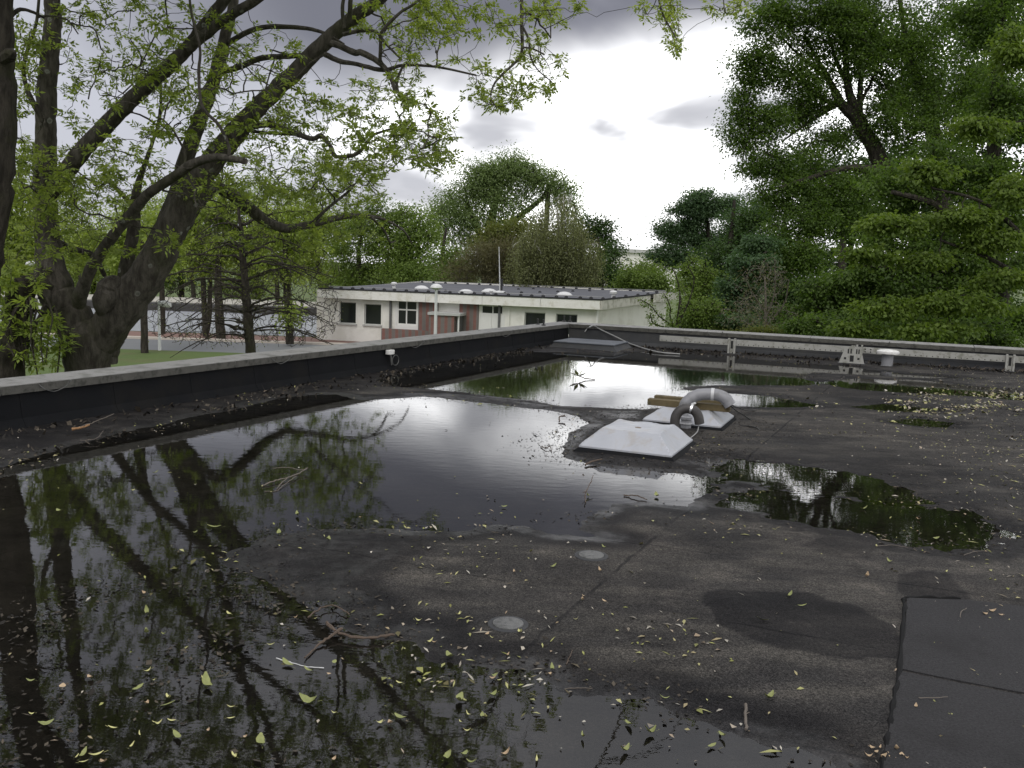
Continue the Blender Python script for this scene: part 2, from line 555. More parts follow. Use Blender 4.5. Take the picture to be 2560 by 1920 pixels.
c = h.mix(h.ramp(wetn, 0.05, 0.60), c, h.mix(1.0, c, (0.40, 0.40, 0.43), 'MULTIPLY'))
film = h.math('MULTIPLY', h.ramp(wetn, 0.70, 1.0), h.ramp(h.noise(tcn, 2.2, 5.0, 0.65), 0.32, 0.66))
damp = h.ramp(h.noise(tcn, 0.9, 4.0), 0.40, 0.62)
rg = h.math('SUBTRACT', h.math('SUBTRACT', 0.80, h.math('MULTIPLY', damp, 0.14)), h.math('MULTIPLY', wetn, 0.20))
rg = h.math('SUBTRACT', rg, h.math('MULTIPLY', film, 0.18))
p = h.n('ShaderNodeBsdfPrincipled', ins={'Base Color': c, 'Roughness': rg, 'Specular IOR Level': h.math('MULTIPLY_ADD', film, 0.33, 0.07)})
bh = h.math('ADD', h.math('MULTIPLY', grit, 0.6), h.math('MULTIPLY', lines, 0.8))
bs = h.math('MULTIPLY_ADD', film, -0.45, 0.6)
b = h.n('ShaderNodeBump', ins={'Strength': bs, 'Distance': 0.006, 'Height': bh})
h.t.links.new(b.outputs[0], p.inputs['Normal'])
h.t.links.new(p.outputs[0], out.inputs[0])
M_FELT = m

m, h, out = newmat('rain_water')
tcn = h.n('ShaderNodeTexCoord').outputs['Object']
mp = h.n('ShaderNodeMapping', ins={'Vector': tcn, 'Rotation': (0, 0, 0.5), 'Scale': (1.0, 2.2, 1.0)}).outputs[0]
hh = h.math('ADD', h.noise(mp, 5.5, 3.0, 0.5), h.math('MULTIPLY', h.noise(mp, 26.0, 2.0, 0.5), 0.10))
b = h.n('ShaderNodeBump', ins={'Strength': 0.20, 'Distance': 0.0016, 'Height': hh})
fr = h.n('ShaderNodeFresnel', ins={'IOR': 1.46, 'Normal': b.outputs[0]})
gl = h.n('ShaderNodeBsdfGlossy', ins={'Color': (1, 1, 1, 1), 'Roughness': 0.012, 'Normal': b.outputs[0]})
tr = h.n('ShaderNodeBsdfTransparent', ins={'Color': (0.80, 0.78, 0.70, 1)})
mx = h.n('ShaderNodeMixShader', ins={0: fr.outputs[0], 1: tr.outputs[0], 2: gl.outputs[0]})
h.t.links.new(mx.outputs[0], out.inputs[0])
M_WATER = m

M_FELTDK = simple('shaded_black_felt', (0.007, 0.0075, 0.0085), 0.8, 0.4, 3.0, (0.014, 0.013, 0.011), 0.5, 2.2, 0.4, 120.0, spec=0.12)  # left upstand's shade, turned from bright sky, put into darker felt
M_FELTUP = simple('grey_upstand_felt', (0.034, 0.035, 0.037), 0.7, 0.4, 3.0, (0.06, 0.057, 0.05), 0.5, 2.2, 0.4, 120.0)
M_SHEET = simple('grey_patch_felt', (0.040, 0.039, 0.040), 0.8, 0.75, 95.0, (0.024, 0.023, 0.023), 0.6, 1.6, 0.6, 90.0, fine=0.6, spec=0.12)
M_BITUMEN = simple('bitumen', (0.010, 0.010, 0.010), 0.85, 0.3, 20.0, spec=0.15)
M_COPE = simple('coping_concrete', (0.25, 0.245, 0.232), 0.62, 0.14, 2.5, (0.10, 0.10, 0.085), 0.75, 5.0, 0.3, 90.0, fine=0.45)
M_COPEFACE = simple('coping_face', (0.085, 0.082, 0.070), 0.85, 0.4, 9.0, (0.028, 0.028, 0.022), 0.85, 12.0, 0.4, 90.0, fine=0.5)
M_WALLOUT = simple('own_wall', (0.45, 0.43, 0.38), 0.8)


def grid_mesh(xs, ys, keep):
    X, Y = np.meshgrid(xs, ys, indexing='ij')
    P = np.stack([X.ravel(), Y.ravel()], 1)
    hh, ww, ss = roof_field(P)
    V = np.column_stack([P, hh])
    nx, ny = len(xs), len(ys)
    idx = np.arange(nx * ny).reshape(nx, ny)
    F = np.stack([idx[:-1, :-1], idx[1:, :-1], idx[1:, 1:], idx[:-1, 1:]], -1).reshape(-1, 4)
    ok = keep(P)
    F = F[ok[F].all(1)]
    used = np.zeros(len(V), bool)
    used[F.ravel()] = True
    remap = np.cumsum(used) - 1
    return V[used], remap[F], ww[used]


def inroof(P):
    b_, a_ = st(P)
    return (b_ > -0.12) & (a_ > -0.12) & (b_ < 22)


parts = [grid_mesh(np.arange(-8.0, 8.001, 0.025), np.arange(2.0, 9.001, 0.025), inroof),
         grid_mesh(np.arange(-8.0, 18.001, 0.05), np.arange(9.0, 25.001, 0.055), inroof),
         grid_mesh(np.arange(8.0, 18.001, 0.1), np.arange(2.0, 9.001, 0.1), inroof),
         grid_mesh(np.arange(-14.0, 18.001, 0.2), np.arange(-4.0, 2.001, 0.2), inroof),
         grid_mesh(np.arange(-14.0, -7.99, 0.2), np.arange(2.0, 9.001, 0.2), inroof)]
VV, FF, WW = [], [], []
o_ = 0
for v_, f_, w_ in parts:
    VV.append(v_)
    FF.append(f_ + o_)
    WW.append(w_)
    o_ += len(v_)
VV, FF, WW = np.vstack(VV).astype(np.float32), np.vstack(FF).astype(np.int32), np.concatenate(WW).astype(np.float32)
me = bpy.data.meshes.new('flat_roof')
me.vertices.add(len(VV))
me.vertices.foreach_set('co', VV.ravel())
me.loops.add(FF.size)
me.loops.foreach_set('vertex_index', FF.ravel())
me.polygons.add(len(FF))
me.polygons.foreach_set('loop_start', np.arange(len(FF), dtype=np.int32) * 4)
me.update(calc_edges=True)
at = me.attributes.new('wet', 'FLOAT', 'POINT')
at.data.foreach_set('value', WW)
me.shade_smooth()
me.materials.append(M_FELT)
roof = bpy.data.objects.new('flat_roof', me)
COL.objects.link(roof)
tag(roof, 'dark bitumen felt flat roof with standing rainwater', None, None, 'structure')

# sheets of rainwater; each lies in its own dip of the roof
PLAB = ['large rainwater puddle along the left parapet mirroring the ash tree', 'bright rainwater puddle in front of the far parapet',
        'small dark rainwater puddle just beyond the felt lap', 'dark rainwater puddle with floating leaves on the right of the roof',
        'narrow dark rainwater band in front of the white rail', 'thin sliver of rainwater near the yellow leaf litter', 'tiny sliver of rainwater in the middle of dry felt']
for k, poly in enumerate(PUDS):
    c0 = poly.mean(0)
    lo, hi = poly.min(0) - 0.12, poly.max(0) + 0.12
    # polygon pushed outwards a little so that the shoreline is where the felt rises through the water
    area = 0.5 * np.sum(poly[:, 0] * np.roll(poly[:, 1], -1) - np.roll(poly[:, 0], -1) * poly[:, 1])
    nx_ = np.roll(poly, -1, 0) - np.roll(poly, 1, 0)
    nn = np.stack([nx_[:, 1], -nx_[:, 0]], 1) * (1 if area > 0 else -1)
    nn /= np.linalg.norm(nn, axis=1, keepdims=True)
    pol = poly + nn * (0.16 if k < 2 else 0.10)
    z = 0.0007 * k - 0.0004
    mb = MB()
    mb.add([(x_, y_, z) for x_, y_ in pol], [tuple(range(len(pol))) if area > 0 else tuple(range(len(pol) - 1, -1, -1))])
    o = mb.build('rain_puddle', M_WATER)
    tag(o, PLAB[k], None, None, 'structure')

# two loose patch sheets of felt on the right
for k, poly in enumerate(([(2268, 1505), (2420, 1510), (2640, 1534), (2700, 1772), (2552, 1744), (2249, 1684)],
                          [(2247, 1690), (2550, 1750), (2700, 1779), (2760, 2080), (2560, 2060), (2195, 2010), (2213, 1880)])):
    P0_ = np.array([rp(*q_) for q_ in poly])
    P = []
    for i_ in range(len(P0_)):
        A_, B_ = P0_[i_], P0_[(i_ + 1) % len(P0_)]
        k_ = max(2, int(np.linalg.norm(B_ - A_) / 0.06))
        for j_ in range(k_):
            q_ = A_ + (B_ - A_) * j_ / k_
            P.append(q_ + 0.006 * np.array([N1(q_[0], q_[1], 7.0), N2(q_[0], q_[1], 7.0)]) * 2)
    P = np.array(P)
    mb = MB()
    top = [(x_, y_, hz((x_, y_)) * 0.4 + 0.016) for x_, y_ in P]
    cc = P.mean(0)
    n_ = len(top)
    vs = top + [(x_, y_, 0.0) for x_, y_ in P]
    mb.add(vs, [tuple(range(n_ - 1, -1, -1))] + [(i, (i + 1) % n_, n_ + (i + 1) % n_, n_ + i) for i in range(n_)])
    mb.build('felt_sheet', M_SHEET, roof)
# bead of bitumen along the sheet edge
mb = MB()
bead = [rp(*q_) for q_ in ((2400, 1506), (2270, 1503), (2262, 1530), (2247, 1690), (2230, 1790), (2213, 1880), (2197, 2000))]
bp = catmull([(x_, y_, hz((x_, y_)) + 0.002) for x_, y_ in bead], 8)
mb.tube(bp + np.random.default_rng(5).normal(0, 0.0025, bp.shape), 0.011 + 0.004 * np.sin(np.arange(len(bp)) * 1.7), 6)
mb.build('bitumen_bead', M_BITUMEN, roof, True)

# ------------------------------------------------------------------ parapets
TH = 0.36


def parapet(name, label, start, direc, inner, length, slab, first, felt):
    """inner: unit vector into the roof. start: inner top corner"""
    t = thing(name, label, 'parapet', (start[0], start[1], 0))
    D = np.array([direc[0], direc[1], 0])
    I = np.array([inner[0], inner[1], 0])
    S = np.array([start[0], start[1], 0])
    mb = MB()
    # felt upstand with a splayed foot
    prof = [(-0.035, 0.335), (0.0, 0.10), (0.055, 0.015), (0.075, -0.06), (-TH + 0.03, -0.06), (-TH + 0.03, 0.335)]
    A = [S + I * a + np.array([0, 0, z]) for a, z in prof]
    mb.prism(A, D * length)
    mb.build('felt_upstand', felt, t)
    for kk in range(int(length / 1.05)):
        lm = MB()
        a0_ = 0.7 + kk * 1.05
        pl_ = [S + D * a0_ + I * x_ + np.array([0, 0, z_]) for x_, z_ in ((-0.031, 0.333), (0.004, 0.10), (0.059, 0.016), (0.0575, 0.013), (0.0, 0.098), (-0.035, 0.333))]
        lm.prism(pl_, D * 0.10)
        lm.build('felt_lap', felt, t)
    mb = MB()
    q0, q1 = S - I * (TH - 0.02), S + D * length - I * (TH - 0.02)
    c = (q0 + q1) / 2 + np.array([0, 0, (-0.06 + GROUND) / 2])
    mb.box(c, D * length / 2, I * 0.04, (0, 0, (GROUND + 0.06) / 2))
    mb.build('outer_wall', M_WALLOUT, t)
    a = 0.0
    nxt = first
    rng = random.Random(3)
    while a < length - 0.05:
        b = min(length, a + nxt)
        nxt = slab
        mb = MB()
        # slab: weathered top with a fall to the roof, darker drip face
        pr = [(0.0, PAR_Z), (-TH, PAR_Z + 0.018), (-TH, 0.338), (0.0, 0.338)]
        dzz = rng.uniform(-0.003, 0.003)
        A = [S + D * (a + 0.004) + I * x_ + np.array([0, 0, z_ + dzz]) for x_, z_ in pr]
        mb.prism(A, D * (b - a - 0.008))
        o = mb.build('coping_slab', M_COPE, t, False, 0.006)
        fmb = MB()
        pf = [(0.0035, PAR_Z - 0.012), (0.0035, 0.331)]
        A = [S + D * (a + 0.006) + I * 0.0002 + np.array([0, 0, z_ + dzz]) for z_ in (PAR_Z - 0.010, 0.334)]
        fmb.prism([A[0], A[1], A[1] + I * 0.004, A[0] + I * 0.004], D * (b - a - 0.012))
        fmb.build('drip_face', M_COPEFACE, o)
        a = b
    return t


Lstart = Cp
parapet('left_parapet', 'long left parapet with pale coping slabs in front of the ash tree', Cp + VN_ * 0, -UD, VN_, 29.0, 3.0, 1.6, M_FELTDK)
parapet('far_parapet', 'far parapet with pale coping running right from the roof corner', Cp, VD, UN_, 19.0, 3.0, 2.2, M_FELTUP)
mb = MB()
c_ = Cp - VN_ * TH / 2 - UN_ * TH / 2
mb.box((c_[0], c_[1], PAR_Z - 0.0345), np.append(VD * (TH / 2 - 0.004), 0), np.append(UN_ * (TH / 2 - 0.004), 0), (0, 0, 0.046))
o = mb.build('corner_coping', M_COPE, None, False, 0.006)
tag(o, 'square coping slab at the roof corner where both parapets meet', 'coping')

# ------------------------------------------------------------------ things on the roof
M_PVC = simple('grey_pvc', (0.235, 0.235, 0.245), 0.5, 0.12, 8.0, (0.12, 0.12, 0.11), 0.6, 6.0)
M_PVCBROWN = simple('brown_rubber', (0.040, 0.036, 0.034), 0.55, 0.25, 14.0, (0.075, 0.068, 0.06), 0.5, 9.0)
M_PVCLIGHT = simple('pale_pvc', (0.52, 0.52, 0.52), 0.45, 0.1, 8.0)
M_STEEL = simple('clamp_steel', (0.75, 0.75, 0.74), 0.3, 0.1, 10.0, metal=0.9)
M_ALU = simple('white_rail', (0.35, 0.345, 0.315), 0.5, 0.12, 4.0, (0.17, 0.17, 0.13), 0.8, 9.0, fine=0.3)
M_HOLE = simple('punched_hole', (0.02, 0.02, 0.02), 0.9)
M_WHITECAP = simple('white_cap', (0.72, 0.71, 0.68), 0.4, 0.08, 6.0, (0.4, 0.39, 0.34), 0.5, 12.0)
M_CABLE = simple('black_cable', (0.02, 0.02, 0.02), 0.5)
M_CABLEGREY = simple('grey_cable', (0.30, 0.30, 0.29), 0.5)
M_WIRE = simple('galvanised_wire', (0.10, 0.10, 0.095), 0.45, metal=0.5)
M_TIMBER = simple('mossy_timber', (0.115, 0.088, 0.042), 0.85, 0.4, 14.0, (0.045, 0.043, 0.020), 0.8, 8.0, 0.6, 40.0)
m, h, out = newmat('skylight_sheeting')
tcn = h.n('ShaderNodeTexCoord').outputs['Object']
n = h.noise(tcn, 4.0, 5.0)
c = h.mix(n, (0.33, 0.34, 0.365), (0.41, 0.42, 0.445))
ru = h.ramp(h.noise(tcn, 5.0, 6.0, 0.7, 0.8), 0.50, 0.66)
c = h.mix(h.math('MULTIPLY', ru, 0.32), c, (0.30, 0.25, 0.17))
fo = h.noise(h.n('ShaderNodeMapping', ins={'Vector': tcn, 'Rotation': (0, 0, 0.3), 'Scale': (2.0, 9.0, 2.0)}).outputs[0], 3.0, 4.0)
p = h.n('ShaderNodeBsdfPrincipled', ins={'Base Color': c, 'Roughness': 0.38})
b = h.n('ShaderNodeBump', ins={'Strength': 0.35, 'Distance': 0.012, 'Height': fo})
h.t.links.new(b.outputs[0], p.inputs['Normal'])
h.t.links.new(p.outputs[0], out.inputs[0])
M_SKY = m
M_RUST = simple('rust_stain', (0.16, 0.12, 0.08), 0.7, 0.4, 30.0)
u3 = np.append(nrmz(-UN_), 0)
v3 = np.append(VD, 0)


def skylight(label, c, hs, ht, z0, z1, name='covered_skylight', hs2=None):
    """felt kerb, sheet cover with chamfered sides and a flat crumpled top"""
    c = np.array([c[0], c[1], 0.0])
    t = thing(name, label, 'skylight', c)
    rng = np.random.default_rng(int(c[0] * 100))
    hv, hu = hs if isinstance(hs, tuple) else (hs, hs)
    mb = MB()
    vs = []
    for z, k in ((-0.03, 1.20), (0.02, 1.10), (z0, 1.0), (z0, 0.9)):
        for a, b_ in ((-1, -1), (1, -1), (1, 1), (-1, 1)):
            vs.append(c + v3 * a * hv * k + u3 * b_ * hu * k + np.array([0, 0, z]))
    fs = [(i * 4 + j, i * 4 + (j + 1) % 4, i * 4 + 4 + (j + 1) % 4, i * 4 + 4 + j) for i in range(3) for j in range(4)]
    mb.add(vs, fs)
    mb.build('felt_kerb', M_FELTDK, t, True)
    # cover as a fine grid
    n = 40
    g = np.linspace(-1.03, 1.03, n)
    vs = []
    for a in g:
        for b_ in g:
            e = 1.03 - max(abs(a), abs(b_))
            zz = z0 + 0.006 + (z1 - z0) * min(1.0, e / (1.03 - ht)) ** 0.95
            if e > 1.03 - ht:
                zz += 0.008 * math.sin(3 * a + 1) * math.cos(4 * b_) - 0.018 * math.exp(-(a * a + b_ * b_) * 9)
            zz += (rng.normal(0, 0.0010) if e > 0.02 else 0)
            if e > 0.01:
                zz += 0.006 * math.sin(9 * a + 2 * b_) * math.sin(3.3 * b_ - 1)
            vs.append(c + v3 * a * hv + u3 * b_ * hu + np.array([0, 0, zz]))
    k0 = len(vs)
    fs = [(i * n + j, (i + 1) * n + j, (i + 1) * n + j + 1, i * n + j + 1) for i in range(n - 1) for j in range(n - 1)]
    # skirt
    ring = [i * n for i in range(n)] + [(n - 1) * n + j for j in range(1, n)] + [i * n + n - 1 for i in range(n - 2, -1, -1)] + [j for j in range(n - 2, 0, -1)]
    for i in ring:
        vs.append(vs[i] - np.array([0, 0, 0.018]))
    m_ = len(ring)
    fs += [(ring[i], ring[(i + 1) % m_], k0 + (i + 1) % m_, k0 + i) for i in range(m_)]
    mb = MB()
    mb.add(vs, fs)
    cov = mb.build('sheet_cover', M_SKY, t, 2)
    cov.data.set_sharp_from_angle(angle=R_(22))
    return t, c


P1l, P1f, P1r = rp(1457, 1103, 0.08), rp(1666, 1134, 0.08), rp(1726, 1096, 0.08)
c1 = (P1l + P1r) / 2
s1v = abs((P1f - P1l) @ VD) / 2
s1u = abs((P1r - P1f) @ UN_) / 2
t1, c1_ = skylight('white sheet covered skylight nearest the camera with a brown rust mark', c1, (s1v * 1.02, s1u * 1.02), 0.66, 0.05, 0.20)
mb = MB()
mb.lathe(c1_ + np.array([-0.02, 0.02, 0.188]), [(0.001, 0.010), (0.035, 0.009), (0.062, 0.004), (0.068, -0.01)], 18)
mb.build('rust_mark', M_RUST, t1, True)
P2l, P2f, P2r = rp(1612, 1040, 0.08), rp(1795, 1062, 0.08), rp(1832, 1036, 0.08)
c2 = (P2l + P2r) / 2
t2, c2_ = skylight('white sheet covered skylight weighed down by two timber beams', c2, (abs((P2f - P2l) @ VD) / 2, abs((P2r - P2f) @ UN_) / 2), 0.62, 0.05, 0.175)

# two timber beams lying on the second skylight
for k, (pl, pr_, lab) in enumerate((((1603, 1012), (1808, 1035), 'front mossy timber beam lying across the second skylight'),
                                    ((1625, 1001), (1811, 1024), 'rear mossy timber beam lying across the second skylight'))):
    cz = 0.215
    A = rp(*pl, cz)
    B = rp(*pr_, cz)
    mid_ = c2 + np.array([0, 0]) + (-0.14 if k == 0 else 0.16) * u3[:2]
    Ln = (abs((B - A) @ VD)) / 2
    cen = mid_ + VD * (((A + B) / 2 - mid_) @ VD)
    mb = MB()
    mb.box((cen[0], cen[1], cz), np.append(VD * Ln, 0.0), np.append(u3[:2] * 0.05, 0), (0, 0, 0.036))
    o = mb.build('timber_beam', M_TIMBER, None, False, 0.006)
    tag(o, lab, 'beam', 'timber beams on the second skylight')

# bent vent pipes
Dg = 9.62


def pz(px, py, Y):
    return atY(px, py, Y)


g_c = [pz(1709, 1090, Dg), pz(1709, 1045, Dg), pz(1712, 1015, Dg), pz(1724, 999, Dg), pz(1744, 988, Dg), pz(1770, 985.5, Dg - .02), pz(1796, 988, Dg - .05), pz(1814, 997, Dg - .08), pz(1826, 1014, Dg - .10)]
t = thing('grey_vent_pipe', 'large grey plastic vent pipe bent in an arch behind the brown pipe', 'vent pipe', (g_c[0][0], g_c[0][1], 0))
path = catmull(g_c, 7)
mb = MB()
mb.tube(path, 0.064, 20, False)
mb.tube(path[::-1], 0.058, 20, False)
mb.build('pipe', M_PVC, t, True)
tl = len(path)
for f in (0.40, 0.50, 0.66, 0.86):
    i = int(f * tl)
    mb = MB()
    mb.tube(path[i:i + (3 if f < 0.6 or f > .8 else 3)], 0.0675 if f != 0.66 else 0.0685, 20)
    mb.build('pipe_joint' if f != 0.66 else 'white_sleeve', M_PVC if f != 0.66 else M_PVCLIGHT, t, True)
Db = 9.15
b_c = [pz(1687, 1095, Db), pz(1687, 1060, Db), pz(1690, 1040, Db), pz(1701, 1026, Db), pz(1718, 1021, Db), pz(1735, 1026, Db - .02), pz(1745, 1039, Db - .03), pz(1749, 1059, Db - .03)]
t = thing('brown_vent_pipe', 'dark brown vent pipe bent like a walking stick beside the white skylight', 'vent pipe', (b_c[0][0], b_c[0][1], 0))
path = catmull(b_c, 7)
mb = MB()
mb.tube(path, 0.050, 18, False)
mb.tube(path[::-1], 0.044, 18, False)
mb.build('pipe', M_PVCBROWN, t, True)
i = int(len(path) * 0.63)
mb = MB()
mb.tube(path[i:i + 3], 0.0545, 18)
cl = mb.build('hose_clamp', M_STEEL, t, True)
mb = MB()
q_ = path[i + 1] + np.array([0.02, -0.01, 0.06])
mb.box(q_, (0.022, 0, 0.008), (0, 0.008, 0), (-0.003, 0, 0.008))
mb.build('clamp_screw', M_STEEL, cl)
# short ribbed stub between the pipes
sb = onZ(1714, 1073, 0.0)
t = thing('ribbed_pipe_stub', 'short ribbed grey pipe stub under the two bent pipes', 'pipe stub', (sb[0], sb[1], 0))
mb = MB()
mb.lathe((sb[0], sb[1], 0), [(0.075, -0.02), (0.070, 0.005), (0.056, 0.012), (0.056, 0.055), (0.062, 0.058), (0.064, 0.075), (0.056, 0.082), (0.056, 0.105), (0.066, 0.110), (0.066, 0.135), (0.050, 0.145), (0.045, 0.06)], 20)
mb.build('stub', M_PVC, t, True)
mb = MB()
mb.lathe((sb[0], sb[1], 0.056), [(0.058, 0), (0.066, 0.006), (0.066, 0.014), (0.058, 0.02)], 20)
mb.build('pale_collar', M_PVCLIGHT, t, True)


def cable(name, label, pts, r, mat, cat='cable'):
    mb = MB()
    mb.tube(catmull(pts, 6), r, 6)
    return tag(mb.build(name, mat, None, True), label, cat)


e_ = path[-1]
ge = catmull(g_c, 7)[-1]
cable('black_cable', 'black cable slanting down from the open end of the grey pipe', [ge, ge + np.array([0.06, -0.02, -0.05]), onZ(1858, 1037, 0.06), onZ(1880, 1052, 0.012)], 0.007, M_CABLE)
cable('black_cable', 'black cable running level from the grey pipe end over the puddle', [ge + np.array([0, 0.01, 0.01]), ge + np.array([0.12, 0.0, -0.03]), onZ(1868, 1026, 0.08), onZ(1888, 1026, 0.012)], 0.006, M_CABLE)
cable('black_cable', 'short black cable lying on the felt right of the second skylight', [onZ(1851, 1063, 0.02), onZ(1870, 1065, 0.022), onZ(1890, 1069, 0.03), onZ(1900, 1077, 0.012)], 0.007, M_CABLE)
cable('thin_wire', 'thin grey wire hanging from the brown pipe to the skylight kerb', [pz(1746, 1052, 9.12), pz(1746, 1070, 9.1), pz(1741, 1082, 9.0), onZ(1726, 1095, 0.05)], 0.005, M_CABLEGREY)

# low felt-covered hatch in the far corner
hb = rp(1470, 871)
hb = hb + UN_ * (1.0 - float((hb - Cp) @ UN_)) if (hb - Cp) @ UN_ < 1.0 else hb
t = thing('low_roof_hatch', 'low felt covered hatch with a flat grey lid in the roof corner', 'roof hatch', (hb[0], hb[1], 0))
mb = MB()
vs = []
for z, k in ((-0.02, 1.24), (0.05, 1.08), (0.115, 1.0)):
    for a, b_ in ((-1, -1), (1, -1), (1, 1), (-1, 1)):
        p_ = hb + VD * a * 0.64 * k + u3[:2] * b_ * 0.52 * k + u3[:2] * 0.2
        vs.append((p_[0], p_[1], z))
mb.add(vs, [(i * 4 + j, i * 4 + (j + 1) % 4, i * 4 + 4 + (j + 1) % 4, i * 4 + 4 + j) for i in range(2) for j in range(4)])
mb.build('felt_base', M_FELTUP, t, True)
mb = MB()
p_ = hb + u3[:2] * 0.2
mb.box((p_[0], p_[1], 0.126), v3 * 0.66, u3 * 0.54, (0, 0, 0.014))
mb.build('lid', simple('hatch_felt', (0.10, 0.11, 0.125), 0.6, 0.15, 3.0, (0.05, 0.05, 0.05), 0.5, 4.0, 0.3, 120.0), t, False, 0.01)

# cable over the parapet into the roof
w0 = onZ(1484, 816, PAR_Z + 0.004)
cable('grey_cable', 'grey cable hanging over the far coping and trailing across the roof corner',
      [w0 - u3 * 0.30, w0 + np.array([0, 0, 0.02]), onplane(1500, 823, np.append(Cp + UN_ * 0.05, 0), np.append(UN_, 0)), onplane(1540, 842, np.append(Cp + UN_ * 0.10, 0), np.append(UN_, 0)), onplane(1578, 860, np.append(Cp + UN_ * 0.2, 0), np.append(UN_, 0)), onZ(1640, 879, 0.03), onZ(1700, 885, 0.02)], 0.013, M_CABLEGREY)
cable('grey_cable', 'short grey cable stub curling on the far coping beside the corner', [w0 + np.array([-0.02, -0.03, 0.01]), onplane(1470, 820, np.append(Cp + UN_ * 0.03, 0), np.append(UN_, 0)), onplane(1462, 829, np.append(Cp + UN_ * 0.04, 0), np.append(UN_, 0))], 0.012, M_CABLEGREY)

# small pegs on the coping near the corner
for k, (px, py) in enumerate(((1344, 811), (1359, 813), (1410, 803), (1425, 804))):
    b0 = onZ(px, py, PAR_Z + 0.012)
    mb = MB()
    mb.lathe(b0, [(0.05, -0.004), (0.05, 0.012), (0.02, 0.02), (0.018, 0.10), (0.024, 0.105), (0.024, 0.125), (0.004, 0.13)], 10)
    o = mb.build('coping_peg', M_CABLE, None, True)
    tag(o, ['small black peg on the left coping, first from the lamp post', 'small black peg on the left coping, second from the lamp post',
            'small black peg on the coping left of the roof corner', 'small black peg standing right on the roof corner'][k], 'peg', 'pegs on the coping near the roof corner')

# white sensor box with a looped wire on the left parapet
sb2 = onplane(971, 880, np.append(Cp, 0) + np.append(VN_, 0) * 0.0, np.append(VN_, 0))
vn3 = np.append(VN_, 0)
ud3 = np.append(UD, 0)
t = thing('wall_box', 'small white box with a looped wire on the left parapet', 'cable box', sb2)
mb = MB()
mb.box(sb2 + vn3 * 0.03, ud3 * 0.07, vn3 * 0.04, (0, 0, 0.035))
mb.build('box', M_WHITECAP, t, False, 0.008)
mb = MB()
an = np.linspace(0, 2 * math.pi, 15)
lp = [sb2 + vn3 * 0.06 + ud3 * (0.11 + 0.09 * math.cos(a)) + np.array([0, 0, -0.13 + 0.08 * math.sin(a)]) for a in an]
mb.tube(np.array([sb2 + vn3 * 0.04 + np.array([0, 0, -0.03]), sb2 + vn3 * 0.05 + np.array([0, 0, -0.1]), sb2 + vn3 * 0.05 + ud3 * 0.02 + np.array([0, 0, -0.2])]), 0.014, 6)
mb.tube(np.array(lp), 0.007, 6)
mb.build('wire_loop', M_WIRE, t, True)


# wire clips hooked under the coping joints
def clip(label, px, py, side, wdt):
    n3, d3 = (vn3, ud3) if side == 'L' else (np.append(UN_, 0), v3)
    c = onplane(px, py, np.append(Cp, 0) + n3 * 0.012, n3)
    A = [c - d3 * wdt + np.array([0, 0, 0.05]), c - d3 * wdt * 0.8 + n3 * 0.03 + np.array([0, 0, 0.01]), c - d3 * wdt * 0.2 + n3 * 0.02 + np.array([0, 0, -0.025]),
         c + d3 * wdt * 0.2 + n3 * 0.02 + np.array([0, 0, -0.025]), c + d3 * wdt * 0.8 + n3 * 0.03 + np.array([0, 0, 0.01]), c + d3 * wdt + n3 * 0.05 + np.array([0, 0, 0.06])]
    mb = MB()
    mb.tube(catmull(A, 4), 0.0045, 5)
    mb.lathe(A[-1], [(0.001, -0.012), (0.012, -0.008), (0.012, 0.008), (0.001, 0.012)], 8)
    tag(mb.build('wire_clip', M_WIRE, None, True), label, 'wire clip', 'wire clips under the coping joints')


clip('bent wire clip under the left coping at the near slab joint', 133, 970, 'L', 0.15)
clip('bent wire clip under the left coping in front of the bare tree', 700, 903, 'L', 0.16)
clip('bent wire clip under the left coping beside the white box', 1036, 864, 'L', 0.2)
clip('faint wire clip under the left coping close to the corner', 1262, 838, 'L', 0.2)
clip('bent wire clip under the far coping behind the rail end', 1788, 836, 'R', 0.16)
clip('bent wire clip under the far coping behind the trapezoid foot', 2199, 861, 'R', 0.18)
clip('bent wire clip under the far coping right of the capped vent', 2262, 866, 'R', 0.16)

